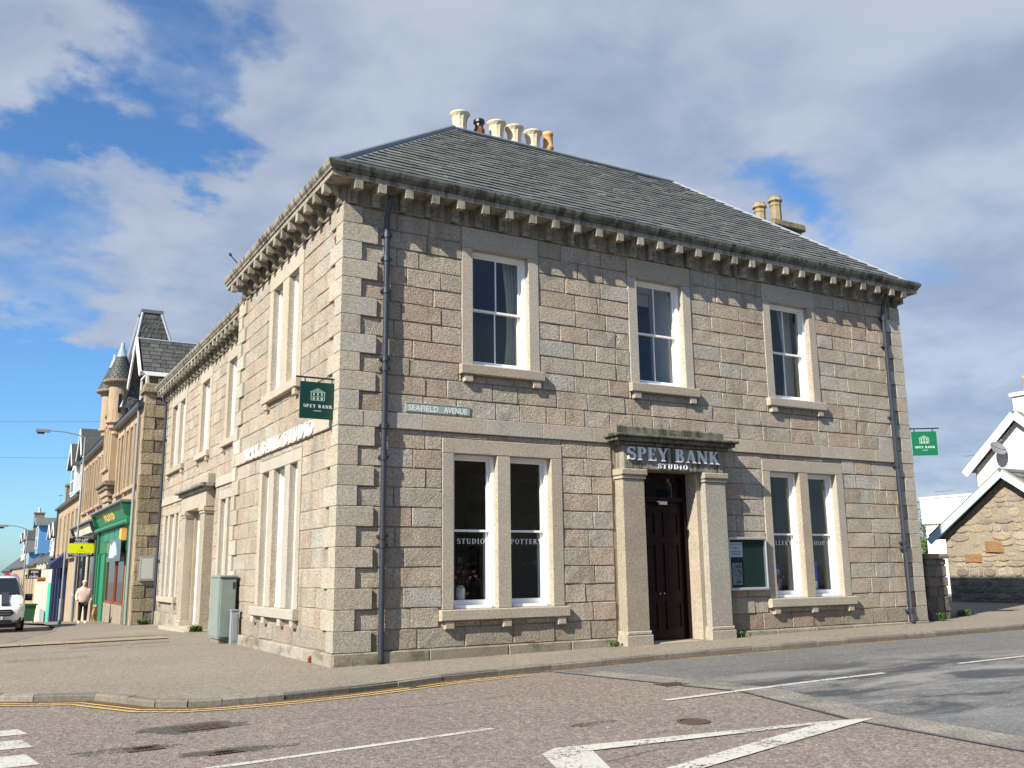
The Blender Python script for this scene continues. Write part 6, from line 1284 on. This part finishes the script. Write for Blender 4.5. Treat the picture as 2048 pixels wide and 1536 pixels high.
# white house behind
HX_ = 30.0; hg = .2; wh = thing('white_house','white rendered house with gable, chimney and cladded side extension on the right','house',(HX_,6.5,hg))
ya, ze, za = 6.35, 5.3, 7.15; yl, yr = 8.35, 4.35
m = MB(); m.add([(HX_,yl,-.2),(HX_,yr,-.2),(HX_,yr,ze),(HX_,ya,za),(HX_,yl,ze),(38,yl,-.2),(38,yr,-.2),(38,yr,ze),(38,ya,za),(38,yl,ze)],[(0,1,2,3,4),(9,8,7,6,5),(0,4,9,5),(1,6,7,2),(2,7,8,3),(3,8,9,4)]); m.build('wall', RENDERW, wh)
m = MB()
for a,z_ in ((yl+.30,ze-.10),(yr-.30,ze-.10)): m.add([(HX_-.3,a,z_),(38.2,a,z_),(38.2,ya,za+.18),(HX_-.3,ya,za+.18),(HX_-.3,a,z_+.08),(38.2,a,z_+.08),(38.2,ya,za+.26),(HX_-.3,ya,za+.26)],[(0,1,2,3),(4,5,6,7),(0,1,5,4),(0,3,7,4),(1,2,6,5)],(.4,.5,0))
m.build('roof', SLATE, wh)
for a in (yl+.33,yr-.33): m = MB(); m.prism(stroke([(a,ze-.17),(ya,za+.10)],.30)[0],lambda u,v,w_: (HX_-.28-w_,u,v),0,.05 if a < ya else .054); m.build('bargeboard', WHITE, wh)
chimney(wh,HX_+.6,ya-.15,6.6,8.05,.7,.9,RENDERW,1,POTT)
m = MB(); m.box((HX_+.05,yl-.1,-.2),(38,11.0,3.25)); m.build('extension', RENDERW, wh)
ex = MB(); ex.box((HX_-.02,yl-.1,3.25),(37.9,11.08,4.28)); ex = ex.build('cladding', WHITE, wh)
y = yl-.1
while y < 11.05: m = MB(); m.fb(at_x(HX_-.02),y,y+.085,3.22,4.28,0,.03,bev=.01); m.build('cladding_board', WHITE, ex); y += .12
m = MB(); m.box((HX_-.08,yl-.1,4.281),(38,11.12,4.36)); m.build('parapet_trim', WHITE, wh)
for i in range(7): m = MB(); m.fb(at_x(HX_+.05),9.8,10.98,.3+i*.38,.64+i*.38,0,.03,bev=.01); m.build('weatherboard', WHITE, wh)
m = MB(); V = []
for i in range(8):
    y_ = yl-.1-1.3*i/7*1.0; V += [(HX_-.03,y_,3.3),(HX_-.03,y_,4.28+1.0*(i/7)**1.4)]
m.add(V,[(2*i,2*i+1,2*i+3,2*i+2) for i in range(7)]); m.build('cladding_sweep', WHITE, wh)
t = thing('satellite_dish','grey satellite dish on the white gable','satellite dish',(HX_-.1,7.05,6.0)); c = Vector((HX_-.42,7.05,6.02)); nrm = Vector((-.25,-.75,.5)).normalized(); e1 = nrm.orthogonal().normalized(); e2 = nrm.cross(e1); m = MB(); V = []
for r_,d_ in ((.001,-.07),(.15,-.055),(.27,-.02),(.33,.0)):
    for k in range(20): a = 2*math.pi*k/20; V.append(c+e1*r_*math.cos(a)+e2*r_*math.sin(a)+nrm*d_)
m.add(V,[(j*20+k,j*20+(k+1)%20,(j+1)*20+(k+1)%20,(j+1)*20+k) for j in range(3) for k in range(20)]); m.build('dish', STEELD, t, True)
m = MB(); m.tube([c-nrm*.07,(HX_,7.05,5.85)],.025,6); m.build('wall_mount', GALV, t); m = MB(); m.tube([c-e2*.3,c+nrm*.35-e2*.1],.014,6); m.tube([c+nrm*.33-e2*.1,c+nrm*.42-e2*.1],.035,8); m.build('arm', GALV, t)
def aerial(x,y,z,h,label):
    t = thing('tv_aerial', label, 'aerial', (x,y,z)); m = MB(); m.tube([(x,y,z),(x,y,z+h)],.018,6); m.build('mast', GALV, t); m = MB(); m.tube([(x,y-.5,z+h-.05),(x,y+.5,z+h+.02)],.012,5)
    for i in range(7): yy = y-.45+i*.15; m.tube([(x-.2+i*.01,yy,z+h-.03),(x+.2-i*.01,yy,z+h-.03)],.007,4)
    m.build('antenna', GALV, t)
aerial(HX_+.2,8.5,5.0,.95,'television aerial at the eave of the white house'); aerial(36,14.2,3.5,1.6,'distant television aerial left of the white extension')
aerial(2.0,88,6.8,2.6,'tall television aerial above the far blue-dormered cottage')
def tree(x,y,g,h,rx,label,mats,n,leaf):
    t = thing('tree', label, 'tree', (x,y,g), 'trees behind the white house'); m = MB(); m.tube([(x,y,g-.2),(x+.1,y,g+h*.4),(x,y+.1,g+h*.8)],[.22,.15,.05],8)
    for i in range(7): a = R.uniform(0,6.28); m.tube([(x+.05,y,g+h*R.uniform(.3,.6)),(x+math.cos(a)*rx*.7,y+math.sin(a)*rx*.7,g+h*R.uniform(.55,.85))],[.07,.02],6)
    m.build('trunk', BARK, t); m = MB()
    for i in range(26): a = R.uniform(0,6.28); r_ = rx*R.uniform(0,.85); q = rx*R.uniform(.22,.42); m.leafball((x+r_*math.cos(a),y+r_*math.sin(a),g+h*R.uniform(.30,.92)),q,q,q*.8,n,leaf,R.randrange(len(mats)),.1)
    m.build('crown', mats, t)
tree(44,20.5,.2,5.0,2.4,'dark leafy tree seen in the gap beside the right corner',[LEAFD,LEAF,LEAFD],110,.10)
tree(40.5,18.4,.2,2.9,1.4,'bright green shrub in the gap below the darker tree',[LEAF],90,.09)
m = MB(); m.tube([(17.0,1.0,G(17,1)),(17.8,1.05,G(17.8,1))],.1,8); tag(m.build('kerb_block', OLDSTONE),'small pale stone block with grass on the yard edge','stone block'); weeds('weed_tuft','grass tuft by the stone block in the yard entrance',17.5,.85,40,.2)

# ------------------------------------------------------------------ terrace across the road, behind the viewpoint (shows only as dark reflections)
op = thing('stone_terrace','plain stone terrace across the road, seen only as a dark reflection in the window glass','building',(8,-27,0))
BK = lambda u,v,w_: (u,-26+w_,v)
ops = [(x,x+1.1,z,z+1.9) for x in range(-14,34,3) for z in (.9,4.2)]
m = MB(); wall_cells(m,BK,-16,36,-.3,7.2,ops,-.4,0); m.box((-16,-34,-.3),(36,-33.6,7.2)); m.box((-16,-33.5,-.3),(-15.6,-26.5,7.2)); m.box((35.6,-33.5,-.3),(36,-26.5,7.2)); ow_ = m.build('wall', OLDSTONE, op)
for a,b,c,d in ops: simple_window(BK,a,b,c,d,ow_)
m = MB(); m.add([(-16.2,-25.7,7.2),(36.2,-25.7,7.2),(36.2,-30,10.6),(-16.2,-30,10.6),(36.2,-34.3,7.2),(-16.2,-34.3,7.2)],[(0,1,2,3),(3,2,4,5),(0,3,5),(1,4,2)],(.4,.5,0)); m.build('roof', SLATE, op)
for o in bpy.data.objects:
    if o.type == 'MESH' and o.name.startswith('txt'): bpy.data.objects.remove(o, do_unlink=True)
